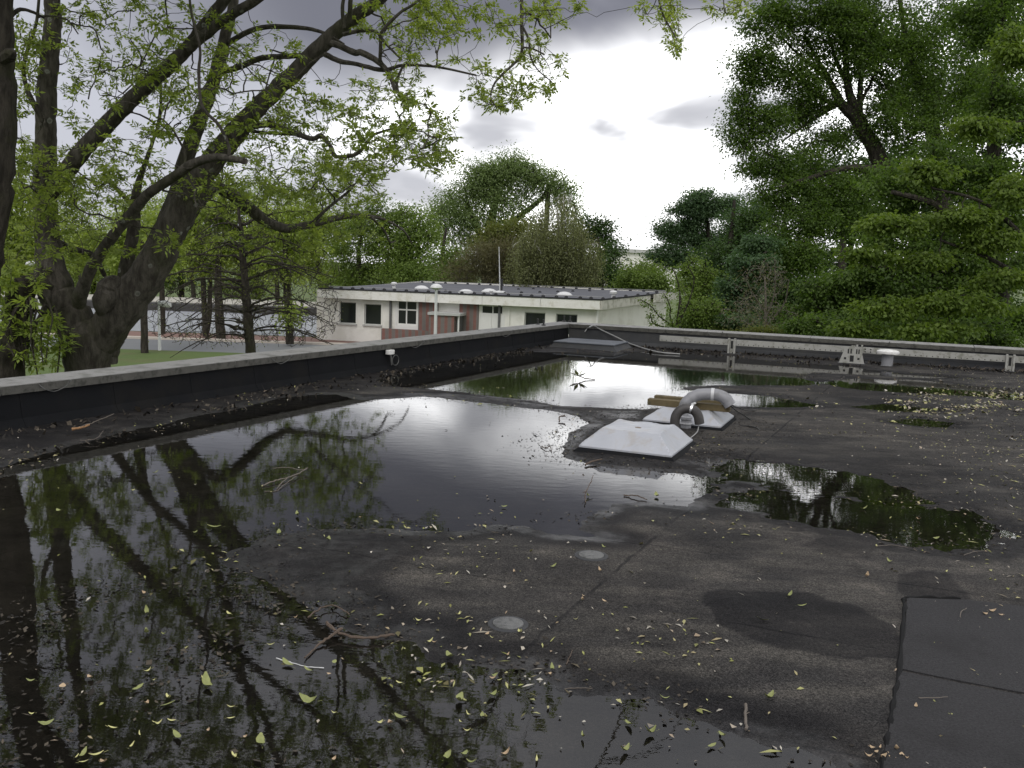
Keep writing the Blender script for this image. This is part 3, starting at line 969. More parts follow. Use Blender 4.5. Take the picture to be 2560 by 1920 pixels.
# ------------------------------------------------------------------ white rail along the far parapet
G1 = np.append(rp(1834, 886), 0)
G3 = np.append(rp(2532, 931), 0)
rd = nrmz(G3 - G1)
rn = np.array([rd[1], -rd[0], 0])
if rn[1] > 0:
    rn = -rn                          # towards the camera
dl = ray(1648, 850)
A_ = np.array([[dl[0], -rd[0]], [dl[1], -rd[1]]])
k_ = np.linalg.solve(A_, (G1 - CAM)[:2])
S0 = CAM + dl * k_[0]
S0 = np.array([S0[0], S0[1], 0])
zt, zb = 0.305, 0.185
t = thing('white_rail', 'long white perforated metal rail along the far parapet', 'rail', S0)
Ltot = np.linalg.norm((G3 - S0)) + 3.0
a = 0.0
for ln in (4.05, 4.15, 4.2):
    ln = min(ln, Ltot - a)
    if ln <= 0:
        break
    p0 = S0 + rd * a + np.array([0, 0, (zt + zb) / 2])
    mb = MB()
    prof = [(0.0, zb), (0.0, zt), (-0.05, zt), (-0.05, zt - 0.006), (-0.006, zt - 0.006), (-0.006, zb + 0.006), (-0.05, zb + 0.006), (-0.05, zb)]
    mb.prism([S0 + rd * (a + 0.006) + rn * x_ + np.array([0, 0, z_]) for x_, z_ in prof][::-1], rd * (ln - 0.012))
    seg = mb.build('rail_section', M_ALU, t)
    mb = MB()
    for kk in range(int(ln / 0.1)):
        for zz in (zb + 0.022,):
            c = S0 + rd * (a + 0.06 + kk * 0.1) + rn * 0.0015 + np.array([0, 0, zz])
            mb.lathe(c, [(0.011, -0.001), (0.011, 0.001)], 6, rn)
    if len(mb.v):
        tag(mb.build('hole_row', M_HOLE, seg), None, None, None, 'stuff')
    # fishplate with bolts over the joint
    if a > 0:
        mb = MB()
        mb.box(S0 + rd * a + rn * 0.006 + np.array([0, 0, (zt + zb) / 2]), rd * 0.20, rn * 0.003, (0, 0, 0.05))
        fp = mb.build('joint_plate', M_ALU, t, False, 0.002)
        for kk in (-0.15, -0.05, 0.05, 0.15):
            for zz in (-0.025, 0.025):
                mb = MB()
                mb.lathe(S0 + rd * (a + kk) + rn * 0.010 + np.array([0, 0, (zt + zb) / 2 + zz]), [(0.014, -0.002), (0.013, 0.003), (0.008, 0.005)], 6, rn)
                mb.build('bolt', M_HOLE, fp)
    a += ln


def upright(label, px, z1=0.335, w=0.06):
    d_ = ray(px, 880)
    kk = np.linalg.solve(np.array([[d_[0], -rd[0]], [d_[1], -rd[1]]]), (S0 - CAM)[:2])
    g = CAM + d_ * kk[0]
    g = np.array([g[0], g[1], 0.0]) + rn * 0.045
    t = thing('rail_bracket', label, 'bracket', g, 'brackets holding the white rail')
    for s in (-1, 1):
        mb = MB()
        mb.box(g + rd * s * w + np.array([0, 0, z1 / 2]), rd * 0.018, rn * 0.035, (0, 0, z1 / 2))
        mb.build('flange', M_ALU, t, False, 0.003)
    mb = MB()
    mb.box(g - rn * 0.022 + np.array([0, 0, z1 / 2 - 0.01]), rd * (w - 0.019), rn * 0.006, (0, 0, z1 / 2 - 0.03))
    wb = mb.build('web', M_ALU, t)
    mb = MB()
    mb.box(g - rn * 0.0145 + np.array([0, 0, 0.20]), rd * 0.022, rn * 0.001, (0, 0, 0.08))
    mb.build('slot', M_HOLE, wb)
    mb = MB()
    mb.box(g + np.array([0, 0, 0.014]), rd * 0.2, rn * 0.12, (0, 0, 0.012))
    mb.build('foot_plate', M_FELTUP, t, False, 0.004)
    return g


upright('slotted white bracket holding the rail nearest its free end', 1829)
upright('slotted white bracket holding the rail at the right edge of the photo', 2527, 0.335)
g2 = upright('slender white bracket standing behind the trapezoid foot', 2148, 0.35, 0.045)
tp = onZ(2128, 912, 0.0)
t = thing('trapezoid_foot', 'white trapezoid foot plate with slots supporting the middle of the rail', 'bracket', tp, 'brackets holding the white rail')
mb = MB()
poly = [tp + rd * x_ + np.array([0, 0, z_]) for x_, z_ in ((-0.235, 0.01), (0.235, 0.01), (0.15, 0.34), (0.05, 0.34), (0.05, 0.375), (-0.02, 0.375), (-0.02, 0.34), (-0.13, 0.34))]
mb.prism(poly, -rn * 0.012)
pl = mb.build('plate', M_ALU, t)
for x_, z_, sx, sz in ((-0.07, 0.26, 0.012, 0.045), (-0.02, 0.26, 0.012, 0.045), (0.08, 0.26, 0.012, 0.045), (0.12, 0.26, 0.012, 0.045), (0.0, 0.12, 0.035, 0.06), (-0.12, 0.12, 0.02, 0.02), (0.12, 0.12, 0.02, 0.02)):
    mb = MB()
    mb.box(tp + rd * x_ + rn * 0.001 + np.array([0, 0, z_]), rd * sx, rn * 0.0015, (0, 0, sz))
    mb.build('slot', M_HOLE, pl)
mb = MB()
mb.box(tp - rn * 0.08 + np.array([0, 0, 0.018]), rd * 0.25, rn * 0.14, (0, 0, 0.012))
mb.build('foot_plate', M_FELTUP, t)

# capped vent pipe
vp = onZ(2217, 916, 0.0)
t = thing('capped_vent', 'short grey vent pipe with a round white cap in front of the rail', 'vent', vp)
mb = MB()
mb.lathe(vp, [(0.15, -0.02), (0.14, 0.006), (0.105, 0.02), (0.105, 0.26)], 20)
mb.build('pipe', M_PVC, t, True)
mb = MB()
mb.lathe(vp, [(0.12, 0.235), (0.20, 0.245), (0.205, 0.275), (0.20, 0.295), (0.14, 0.318), (0.05, 0.328), (0.002, 0.330)], 24)
mb.build('cap', M_WHITECAP, t, True)

# flat round roof discs
M_DISC = simple('lead_disc', (0.125, 0.125, 0.12), 0.6, 0.4, 30.0, (0.045, 0.045, 0.042), 0.8, 28.0, 0.5, 60.0, fine=0.5)
for px, py, r, lab in ((1478, 1396, 0.080, 'round grey metal disc on the felt, the farther of the two'), (1270, 1569, 0.078, 'round grey metal disc on the felt, the one nearer the puddle twigs')):
    d0 = rp(px, py)
    z = hz(d0)
    t = thing('roof_disc', lab, 'roof disc', (d0[0], d0[1], z), 'round metal discs on the roof')
    mb = MB()
    mb.lathe((d0[0], d0[1], z), [(r * 1.25, -0.006), (r * 1.2, 0.003), (r * 0.95, 0.004), (r * 0.95, -0.001)], 26, cap=False)
    mb.build('felt_collar', M_FELTUP, t, True)
    mb = MB()
    mb.lathe((d0[0], d0[1], z), [(r * 0.93, -0.004), (r * 0.92, 0.007), (r * 0.80, 0.009), (r * 0.3, 0.006), (0.001, 0.0065)], 26)
    mb.build('disc', M_DISC, t, True)

# ------------------------------------------------------------------ ground, road, canal
M_GRASS = simple('lawn', (0.075, 0.115, 0.022), 0.9, 0.3, 1.5, (0.10, 0.10, 0.035), 0.6, 0.4, 0.8, 30.0)
M_ROAD = simple('asphalt', (0.16, 0.165, 0.17), 0.7, 0.12, 1.0)
M_REDPATH = simple('red_brick_path', (0.20, 0.115, 0.09), 0.8, 0.2, 2.0)
M_KERB = simple('pale_kerb', (0.48, 0.43, 0.37), 0.8, 0.12, 3.0)
M_QUAY = simple('quay_wall', (0.045, 0.043, 0.04), 0.8, 0.3, 1.0)
M_SAND = simple('pale_quay_top', (0.42, 0.40, 0.35), 0.8, 0.15, 0.5)
m, h, out = newmat('canal_water')
tcn = h.n('ShaderNodeTexCoord').outputs['Object']
b = h.n('ShaderNodeBump', ins={'Strength': 0.7, 'Distance': 0.12, 'Height': h.noise(h.n('ShaderNodeMapping', ins={'Vector': tcn, 'Scale': (1, 2.5, 1)}).outputs[0], 1.6, 4.0)})
p = h.n('ShaderNodeBsdfPrincipled', ins={'Base Color': (0.40, 0.41, 0.44, 1), 'Roughness': 0.22, 'IOR': 1.40, 'Normal': b.outputs[0]})
h.t.links.new(p.outputs[0], out.inputs[0])
M_CANAL = m


def sheet(name, x0, x1, y0, y1, z, mat, label):
    mb = MB()
    mb.add([(x0, y0, z), (x1, y0, z), (x1, y1, z), (x0, y1, z)], [(0, 1, 2, 3)])
    return tag(mb.build(name, mat), label, None, None, 'structure')


sheet('ground', -3000, 3000, -3000, 3000, GROUND, M_GRASS, 'grass covered ground around the buildings')
sheet('road', -90, -7, 47.0, 53.0, GROUND + 0.004, M_ROAD, 'grey asphalt road beside the canal')
mb = MB()
mb.box((-48.5, 53.3, GROUND + 0.06), (41.5, 0, 0), (0, 0.3, 0), (0, 0, 0.06))
tag(mb.build('kerb', M_KERB), 'pale kerb between road and red path', None, None, 'structure')
sheet('path', -90, -7, 53.6, 58.2, GROUND + 0.008, M_REDPATH, 'red brick path along the canal bank')
sheet('water', -110, 3, 58.4, 81.0, GROUND + 0.02, M_CANAL, 'pale grey canal water behind the ash trunk')
mb = MB()
mb.box((-53, 82.0, GROUND + 0.33), (60, 0, 0), (0, 1.0, 0), (0, 0, 0.33))
tag(mb.build('quay_wall', M_QUAY), 'dark low quay wall on the far canal bank', 'wall')
mb = MB()
mb.box((-53, 88.0, GROUND + 0.36), (60, 0, 0), (0, 4.9, 0), (0, 0, 0.36))
tag(mb.build('far_bank', M_SAND), 'pale paved strip on the far canal bank', None, None, 'structure')

# ------------------------------------------------------------------ the white single-storey building
M_RENDER = simple('cream_render', (0.80, 0.785, 0.73), 0.85, 0.05, 1.0, (0.56, 0.54, 0.46), 0.45, 0.8)
M_FASCIA = simple('white_fascia', (0.78, 0.765, 0.72), 0.7, 0.05, 2.0, (0.45, 0.42, 0.30), 0.45, 2.2)
M_FASCIAD = simple('stained_fascia', (0.62, 0.60, 0.54), 0.7, 0.10, 1.0, (0.26, 0.25, 0.17), 0.8, 1.8)
M_BROOF = simple('grey_roof_felt', (0.085, 0.087, 0.098), 0.75, 0.15, 0.4, (0.12, 0.12, 0.13), 0.5, 0.3)
M_FRAMEW = simple('white_frame', (0.74, 0.73, 0.70), 0.5, 0.05)
M_FRAMEG = simple('grey_frame', (0.45, 0.45, 0.43), 0.5, 0.1)
M_DARKPIPE = simple('dark_downpipe', (0.12, 0.12, 0.12), 0.5, 0.15)
M_DOME = simple('skylight_dome', (0.60, 0.60, 0.585), 0.35, 0.06)
M_BLOCK = simple('black_block', (0.02, 0.02, 0.022), 0.7)
M_GALV = simple('lamp_post_paint', (0.60, 0.61, 0.60), 0.45, 0.08)
m, h, out = newmat('window_glass')
p = h.n('ShaderNodeBsdfPrincipled', ins={'Base Color': (0.018, 0.020, 0.022, 1), 'Roughness': 0.05, 'IOR': 1.5})
h.t.links.new(p.outputs[0], out.inputs[0])
M_GLASS = m
m, h, out = newmat('striped_brick')
tcn = h.n('ShaderNodeTexCoord').outputs['UV']
sp = h.n('ShaderNodeSeparateXYZ', ins={0: tcn})
col = h.math('FLOOR', h.math('DIVIDE', sp.outputs[0], 0.215))
stripe = h.math('MODULO', h.math('ADD', col, 100.0), 2.0)
bk = h.n('ShaderNodeTexBrick', ins={'Vector': tcn, 'Scale': 1.0, 'Mortar Size': 0.012, 'Brick Width': 0.215, 'Row Height': 0.075, 'Color1': (0.2, 0.2, 0.2, 1), 'Color2': (0.32, 0.32, 0.32, 1), 'Mortar': (0, 0, 0, 1)})
bk.offset = 0.0
nn_ = h.noise(tcn, 3.0, 3.0)
cc_ = h.mix(stripe, h.mix(nn_, (0.19, 0.070, 0.055), (0.25, 0.095, 0.075)), h.mix(nn_, (0.13, 0.118, 0.108), (0.18, 0.165, 0.15)))
cc_ = h.mix(bk.outputs['Fac'], cc_, (0.19, 0.165, 0.15))
p = h.n('ShaderNodeBsdfPrincipled', ins={'Base Color': cc_, 'Roughness': 0.85})
b = h.n('ShaderNodeBump', ins={'Strength': 0.6, 'Distance': 0.01, 'Height': h.math('SUBTRACT', 1.0, bk.outputs['Fac'])})
h.t.links.new(b.outputs[0], p.inputs['Normal'])
h.t.links.new(p.outputs[0], out.inputs[0])
M_BRICK = m

BFR = atY(1502, 750, 52.0)
zr = BFR[2]


def roofpt(px, py, z):
    return onZ(px, py, z)


BFL = onZ(796, 721, zr)
if BFL[1] > 66 or BFL[1] < 54:
    BFL = atY(796, 721, 61.0)
BBR = atY(1684, 731, 66.0)
BBL = atY(1042, 705, 76.0)
BFL[2] = zr
FDIR = nrmz((BFR - BFL) * np.array([1, 1, 0]))         # along the front, left to right
FIN = np.array([-FDIR[1], FDIR[0], 0])                  # into the building
FLEN = np.linalg.norm((BFR - BFL)[:2])
bld = thing('white_building', 'long low cream rendered building with flat roof and striped brick porch', 'building', (BFR[0], BFR[1], GROUND))
WALL0 = BFL + FIN * 0.45
WALLN = FIN
FASH = 0.56


def fac(px, py, off=0.0):
    p = onplane(px, py, WALL0 + FIN * off, FIN)
    return float((p - BFL) @ FDIR), float(p[2])


def fpt(s, z, off=0.0):
    p = BFL + FDIR * s + FIN * (0.45 + off)
    return np.array([p[0], p[1], z])


def rect(px0, py0, px1, py1):
    s0, za = fac(px0, (py0 + py1) / 2)
    s1, zb_ = fac(px1, (py0 + py1) / 2)
    _, zt_ = fac((px0 + px1) / 2, py0)
    _, zb_ = fac((px0 + px1) / 2, py1)
    return s0, zb_, s1, zt_


wins = dict(w1=rect(848, 755, 890, 809), w2=rect(911, 760, 953, 812), w3=rect(993, 751, 1044, 813), w4=rect(1203, 763, 1258, 786),
            w5=rect(1311, 781, 1363, 832), w6=rect(1389, 785, 1443, 838))
s_wl = fac(792, 770)[0]
s_wr = FLEN - 0.30
zw = zr - 0.10


def holed(name, s0, s1, z0, z1, holes, mat, parent, depth=0.22):
    ss = sorted(set([s0, s1] + [q_ for r in holes for q_ in (r[0], r[2])]))
    zs = sorted(set([z0, z1] + [q_ for r in holes for q_ in (r[1], r[3])]))
    mb = MB()
    for i in range(len(ss) - 1):
        for j in range(len(zs) - 1):
            cs, cz = (ss[i] + ss[i + 1]) / 2, (zs[j] + zs[j + 1]) / 2
            if any(r[0] < cs < r[2] and r[1] < cz < r[3] for r in holes):
                continue
            mb.add([fpt(ss[i], zs[j]), fpt(ss[i + 1], zs[j]), fpt(ss[i + 1], zs[j + 1]), fpt(ss[i], zs[j + 1])], [(0, 1, 2, 3)])
    for r in holes:
        a, b_, c, d = r
        q = [(a, b_), (c, b_), (c, d), (a, d)]
        for k in range(4):
            (sa, za), (sb_, zb_) = q[k], q[(k + 1) % 4]
            mb.add([fpt(sa, za), fpt(sb_, zb_), fpt(sb_, zb_, depth), fpt(sa, za, depth)], [(3, 2, 1, 0)])
    return mb.build(name, mat, parent)


front = holed('wall', s_wl, s_wr, GROUND, zw, list(wins.values()), M_RENDER, bld)


def fbox(name, s0, s1, z0, z1, o0, o1, mat, parent, bevel=0):
    mb = MB()
    c = (fpt(s0, z0, o0) + fpt(s1, z1, o1)) / 2
    mb.box(c, FDIR * abs(s1 - s0) / 2, FIN * abs(o1 - o0) / 2, (0, 0, abs(z1 - z0) / 2))
    return mb.build(name, mat, parent, False, bevel)


def window(key, cols, rows, fmat, fw=0.06, sill=True, at=0.10):
    a, b_, c, d = wins[key]
    mb = MB()
    for (s0, s1, z0, z1) in ((a, a + fw, b_, d), (c - fw, c, b_, d), (a + fw, c - fw, b_, b_ + fw), (a + fw, c - fw, d - fw, d)):
        q = (fpt(s0, z0, at) + fpt(s1, z1, at + 0.06)) / 2
        mb.box(q, FDIR * (s1 - s0) / 2, FIN * 0.03, (0, 0, (z1 - z0) / 2))
    for cx in cols:
        s = a + (c - a) * cx
        mb.box(fpt(s, (b_ + d) / 2, at + 0.03), FDIR * fw * 0.45, FIN * 0.028, (0, 0, (d - b_) / 2 - fw))
    for rz in rows:
        z = b_ + (d - b_) * rz
        mb.box(fpt((a + c) / 2, z, at + 0.031), FDIR * ((c - a) / 2 - fw), FIN * 0.026, (0, 0, fw * 0.45))
    fr = mb.build('window', fmat, bld)
    xs = [a + fw] + [a + (c - a) * k for k in cols] + [c - fw]
    zs = [b_ + fw] + [b_ + (d - b_) * k for k in rows] + [d - fw]
    for i in range(len(xs) - 1):
        for j in range(len(zs) - 1):
            g = MB()
            g.add([fpt(xs[i], zs[j], at + 0.035), fpt(xs[i + 1], zs[j], at + 0.035), fpt(xs[i + 1], zs[j + 1], at + 0.035), fpt(xs[i], zs[j + 1], at + 0.035)], [(0, 1, 2, 3)])
            g.build('pane', M_GLASS, fr)
    if sill:
        o = fbox('sill', a - 0.08, c + 0.08, b_ - 0.09, b_ - 0.005, -0.10, 0.08, M_FRAMEG, fr)
    return fr


window('w1', [], [], M_FRAMEG, 0.05)
window('w2', [], [], M_FRAMEG, 0.05)
window('w3', [0.46], [0.62], M_FRAMEW, 0.09, False, 0.0)
window('w4', [0.53], [], M_FRAMEW, 0.07, False, 0.02)
window('w5', [], [], M_FRAMEG, 0.05, False)
window('w6', [], [], M_FRAMEG, 0.05, False)
# white panels round the windows
r = rect(988, 747, 1047, 826)
for nm, a_, b_, c_, d_ in (('panel', r[0], r[1], r[2], wins['w3'][1] - 0.004), ('panel', r[0], wins['w3'][1], wins['w3'][0] - 0.004, r[3]), ('panel', wins['w3'][2] + 0.004, wins['w3'][1], r[2], r[3])):
    fbox(nm, a_, c_, b_, d_, -0.035, -0.004, M_FRAMEW, bld)
r4 = rect(1198, 757, 1262, 834)
s_mid = (r4[0] + r4[2]) / 2
fbox('panel', r4[0], s_mid - 0.01, r4[1], wins['w4'][1] - 0.01, -0.03, -0.004, M_FRAMEW, bld)
fbox('panel', s_mid + 0.01, r4[2], r4[1], wins['w4'][1] - 0.01, -0.03, -0.004, M_FRAMEW, bld)
for k in ('w5', 'w6', 'w1', 'w2'):
    a, b_, c, d = wins[k]
    mb = MB()
    fw = 0.09
    for (s0, s1, z0, z1) in ((a - fw, a, b_, d + fw), (c, c + fw, b_, d + fw), (a, c, d, d + fw)):
        mb.box((fpt(s0, z0, -0.02) + fpt(s1, z1, -0.004)) / 2, FDIR * (s1 - s0) / 2, FIN * 0.012, (0, 0, (z1 - z0) / 2))
    mb.build('window_surround', M_RENDER, bld)


def brickbox(name, s0, s1, z0, z1, o0, o1, parent):
    mb = MB()
    c = (fpt(s0, z0, o0) + fpt(s1, z1, o1)) / 2
    mb.box(c, FDIR * abs(s1 - s0) / 2, FIN * abs(o1 - o0) / 2, (0, 0, abs(z1 - z0) / 2))
    o = mb.build(name, M_BRICK, parent)
    me = o.data
    uv = me.uv_layers.new(name='UVMap')
    for l in me.loops:
        p = np.array(me.vertices[l.vertex_index].co)
        uv.data[l.index].uv = (float((p - BFL) @ FDIR + (p - BFL) @ FIN), float(p[2]))
    return o


rb = rect(1047, 747, 1096, 830)
brickbox('brick_wall', rb[0], rb[2], GROUND, zw - 0.012, -0.10, -0.003, bld)
rb2 = rect(1149, 752, 1197, 830)
brickbox('brick_wall', rb2[0], rb2[2], GROUND, zw - 0.012, -0.10, -0.003, bld)
rl = rect(954, 821, 1082, 850)
zl = fac(958, 821, -0.3)[1]
brickbox('low_brick_wall', fac(954, 830, -0.35)[0], fac(1075, 830, -0.35)[0], GROUND, zl, -0.40, -0.12, bld)
# porch
pz0 = fac(1100, 788, -1.2)[1]
brickbox('brick_porch', fac(1074, 800, -1.2)[0], fac(1136, 800, -1.2)[0], GROUND, pz0, -1.25, -0.12, bld)
fbox('porch_roof', fac(1071, 780, -1.2)[0], fac(1152, 780, -1.2)[0], pz0 + 0.004, pz0 + 0.16, -1.35, -0.11, M_DARKPIPE if False else M_FRAMEG, bld)
fbox('porch_dark_side', fac(1138, 800, -1.0)[0], fac(1146, 800, -1.0)[0], GROUND, pz0 - 0.01, -0.9, -0.13, M_DARKPIPE, bld)  # plain dark box on the porch's right side
fbox('porch_post', fac(1147, 800, -1.0)[0], fac(1150, 800, -1.0)[0], GROUND, pz0 - 0.01, -1.2, -1.1, M_FRAMEW, bld)


def fpipe(px, y0, y1, r, mat):
    s, _ = fac(px, (y0 + y1) / 2, -0.1)
    mb = MB()
    mb.tube([fpt(s, zw - 0.02, -0.1), fpt(s, GROUND, -0.1)], r, 8)
    mb.build('downpipe', mat, bld, True)


fpipe(976, 745, 822, 0.075, M_DARKPIPE)
fpipe(1248, 757, 822, 0.075, M_DARKPIPE)
fpipe(1273, 758, 815, 0.04, M_RENDER)
fpipe(1493, 772, 812, 0.06, M_FRAMEW)
# end wall on the right and the others
ED = nrmz((BBR - BFR) * np.array([1, 1, 0]))
wallR = BFR + FIN * 0.45 - FDIR * 0.30
backR = BBR - ED * 0.5 - FDIR * 0.35
backL = BBL - FDIR * -0.5
fl_ = fpt(s_wl, 0)
mb = MB()
for A, B in ((wallR, backR), (backR, backL), (backL, fl_)):
    mb.add([(A[0], A[1], GROUND), (B[0], B[1], GROUND), (B[0], B[1], zw + (0.4 if B is not fl_ else 0)), (A[0], A[1], zw + (0.4 if A is not wallR else 0))], [(0, 1, 2, 3)])
mb.build('end_wall', M_RENDER, bld)
# roof slab with fascia
rt_ = [BFL, BFR, BBR, BBL]
mb = MB()
mb.add([p_ + np.array([0, 0, 0.0]) for p_ in rt_] + [p_ - np.array([0, 0, 0.3]) for p_ in rt_], [(0, 1, 2, 3), (7, 6, 5, 4), (2, 6, 7, 3), (3, 7, 4, 0)])
broof = mb.build('roof', M_BROOF, bld)


def strip(name, A, B, ztop, zbot, th, mat, parent):
    d = nrmz((B - A) * np.array([1, 1, 0]))
    n_ = np.array([d[1], -d[0], 0])
    mb = MB()
    poly = [A + n_ * 0.004 + np.array([0, 0, ztop]), A + n_ * 0.004 + np.array([0, 0, zbot]), B + n_ * 0.004 + np.array([0, 0, zbot]), B + n_ * 0.004 + np.array([0, 0, ztop])]
    mb.prism(poly, n_ * th)
    return mb.build(name, mat, parent)


nseg = 5
for i in range(nseg):
    A = BFL + (BFR - BFL) * (i / nseg) + FDIR * 0.01
    B = BFL + (BFR - BFL) * ((i + 1) / nseg) - FDIR * 0.01
    strip('fascia', A, B, 0.0, -FASH, 0.05, M_FASCIA, broof)
BM = BFR + (BBR - BFR) * 0.62
strip('fascia', BFR + ED * 0.01, BM, 0.0, -FASH, 0.05, M_FASCIAD, broof)
strip('fascia', BM + ED * 0.01 + FDIR * 0.25, BBR + FDIR * 0.25 + np.array([0, 0, 0]), 0.04, -0.50, 0.05, M_FASCIAD, broof)
strip('roof_edge_trim', BFL - np.array([0, 0, -0.012]), BFR + np.array([0, 0, 0.012]), 0.05, -0.045, 0.075, M_BLOCK, broof)
strip('roof_edge_trim', BFR + np.array([0, 0, 0.012]), BBR + np.array([0, 0, 0.012]), 0.05, -0.045, 0.075, M_BLOCK, broof)
rnrm = nrmz(np.cross(BFR - BFL, BBL - BFL))


def onroof(px, py):
    p = onplane(px, py, (BFL + BFR + BBR + BBL) / 4, rnrm)
    return p


def inq(u, v):
    return (BFL * (1 - u) + BFR * u) * (1 - v) + (BBL * (1 - u) + BBR * u) * v


for px, py, wpx in ((1054, 722, 19), (1165, 732, 21), (1223, 730, 21), (1411, 738, 21)):
    p = onroof(px, py)
    r_ = wpx * p[1] / FPX * 0.92
    mb = MB()
    mb.lathe(p, [(r_ * 1.04, -0.1), (r_ * 1.04, 0.04), (r_ * 0.98, 0.05), (r_ * 0.85, 0.11), (r_ * 0.55, 0.19), (r_ * 0.2, 0.22), (0.01, 0.225)], 20)
    mb.build('roof_dome', M_DOME, broof, True)
for px, py, s in ((985, 720, 1.0), (1228, 735, 0.6), (1533, 744, 1.1)):
    p = onroof(px, py)
    mb = MB()
    mb.lathe(p, [(0.12 * s, -0.1), (0.12 * s, 0.20 * s), (0.20 * s, 0.22 * s), (0.21 * s, 0.32 * s), (0.15 * s, 0.38 * s), (0.01, 0.40 * s)], 14)
    mb.build('roof_vent', M_DOME, broof, True)
blk = MB()
blk.lathe((0, 0, 0), [(0.12, -0.03), (0.12, 0.07), (0.05, 0.13)], 6)
proto = None
spots = [(0.02 + k * 0.0405, 0.06) for k in range(25)] + [(0.04 + k * 0.048, 0.96) for k in range(20)] + [(0.985, v) for v in (0.2, 0.35, 0.5, 0.65, 0.8)] + \
        [(0.62 + 0.03 * k, 0.16 + 0.11 * k) for k in range(6)] + [(0.42 + 0.03 * k, 0.14 + 0.11 * k) for k in range(6)]
for k, (u_, v_) in enumerate(spots):
    p = inq(u_ + random.uniform(-.004, .004), v_)
    if proto is None:
        proto = blk.build('conductor_block', M_BLOCK, broof)
        o = proto
    else:
        o = proto.copy()
        COL.objects.link(o)
    o.location = p
wire = MB()
wire.tube([inq(0.01 + k * 0.098, 0.06) + np.array([0, 0, 0.12]) for k in range(11)], 0.02, 4)
wire.build('conductor_wire', M_CABLEGREY, broof)
wire = MB()
wire.tube([inq(0.03 + k * 0.095, 0.96) + np.array([0, 0, 0.12]) for k in range(11)], 0.02, 4)
wire.build('conductor_wire', M_CABLEGREY, broof)
# antenna on the building's roof
p = onroof(1250, 731)
t = thing('roof_antenna', 'thin whip antenna on a black box on the cream building roof', 'antenna', p)
mb = MB()
top = atY(1247.5, 617, p[1])
mb.tube([p, (p + top) / 2, top], [0.045, 0.035, 0.022], 6)
mb.build('whip', M_GALV, t)
mb = MB()
mb.box(p + np.array([0.09, 0, 0.45]), (0.07, 0, 0), (0, 0.07, 0), (0, 0, 0.42))
mb.build('box', M_BLOCK, t)
mb = MB()
mb.lathe(p, [(0.45, -0.1), (0.42, 0.03), (0.2, 0.10), (0.05, 0.12)], 12)
mb.build('base', M_DOME, t)

# ------------------------------------------------------------------ lamp posts
def mushroom(label, px, ytop, Y, wpx):
    p = atY(px, ytop, Y)
    r_ = wpx * Y / FPX / 2
    t = thing('lamp_post', label, 'lamp post', (p[0], p[1], GROUND))
    hd = p[2] - r_ * 0.9
    mb = MB()
    mb.tube([(p[0], p[1], GROUND), (p[0], p[1], GROUND + 1.2), (p[0], p[1], hd)], [0.10, 0.085, 0.07], 10)
    mb.build('pole', M_GALV, t, True)
    mb = MB()
    mb.lathe((p[0], p[1], hd), [(0.08, -0.02), (r_ * 0.80, r_ * 0.12), (r_, r_ * 0.22), (r_ * 0.98, r_ * 0.36), (r_ * 0.80, r_ * 0.62), (r_ * 0.45, r_ * 0.83), (0.02, r_ * 0.9)], 20)
    mb.build('lamp_head', M_DOME, t, True)


mushroom('white mushroom headed lamp post in front of the brick porch', 1091, 709, 44.0, 31)
p = atY(397, 752, 47.0)
t = thing('lamp_post', 'white lamp post with a rounded arm head beside the canal path', 'lamp post', (p[0], p[1], GROUND))
mb = MB()
mb.tube([(p[0], p[1], GROUND), (p[0], p[1], p[2])], [0.09, 0.055], 8)
mb.build('pole', M_GALV, t, True)
mb = MB()
hd = atY(412, 762, 47.0)
for k in range(1):
    vs = []
    mb.tube([hd + np.array([-0.30, 0, -0.02]), hd + np.array([-0.18, 0, 0.05]), hd + np.array([0.05, 0, 0.06]), hd + np.array([0.24, 0, -0.02]), hd + np.array([0.30, 0, -0.12])], [0.05, 0.15, 0.20, 0.16, 0.05], 10)
mb.build('lamp_head', M_DOME, t, True)
p = atY(99, 735, 40.0)
t = thing('lamp_post', 'tall white street lamp half hidden behind the ash trunk', 'lamp post', (p[0], p[1], GROUND))
mb = MB()
tp_ = atY(99, 664, 40.0)
mb.tube([(p[0], p[1], GROUND), (p[0], p[1], p[2]), tp_, tp_ + np.array([-0.2, 0, 0.1])], [0.10, 0.08, 0.06, 0.05], 8)
mb.build('pole', M_GALV, t, True)
mb = MB()
hd = atY(76, 660, 40.0)
mb.tube([hd + np.array([0.25, 0, 0.02]), hd + np.array([0.1, 0, 0.02]), hd + np.array([-0.12, 0, 0]), hd + np.array([-0.2, 0, -0.03])], [0.06, 0.12, 0.12, 0.04], 10)
mb.build('lamp_head', M_DOME, t, True)

# pale hall roof far away between the trees
q0 = atY(1555, 622, 260.0)
q1 = atY(1668, 626, 260.0)
t = thing('distant_hall', 'pale flat roofed hall far away between the trees', 'building', (q0[0], q0[1], GROUND))
mb = MB()
mb.box(((q0[0] + q1[0]) / 2, 275, (q0[2] - 1.0 + GROUND) / 2), ((q1[0] - q0[0]) / 2 + 3, 0, 0), (0, 14, 0), (0, 0, (q0[2] - 1.0 - GROUND) / 2))
mb.build('wall', M_RENDER, t)
mb = MB()
mb.box(((q0[0] + q1[0]) / 2, 275, q0[2] - 0.5), ((q1[0] - q0[0]) / 2 + 3.6, 0, 0), (0, 14.8, 0), (0, 0, 0.5))
mb.build('roof', M_FRAMEG, t)

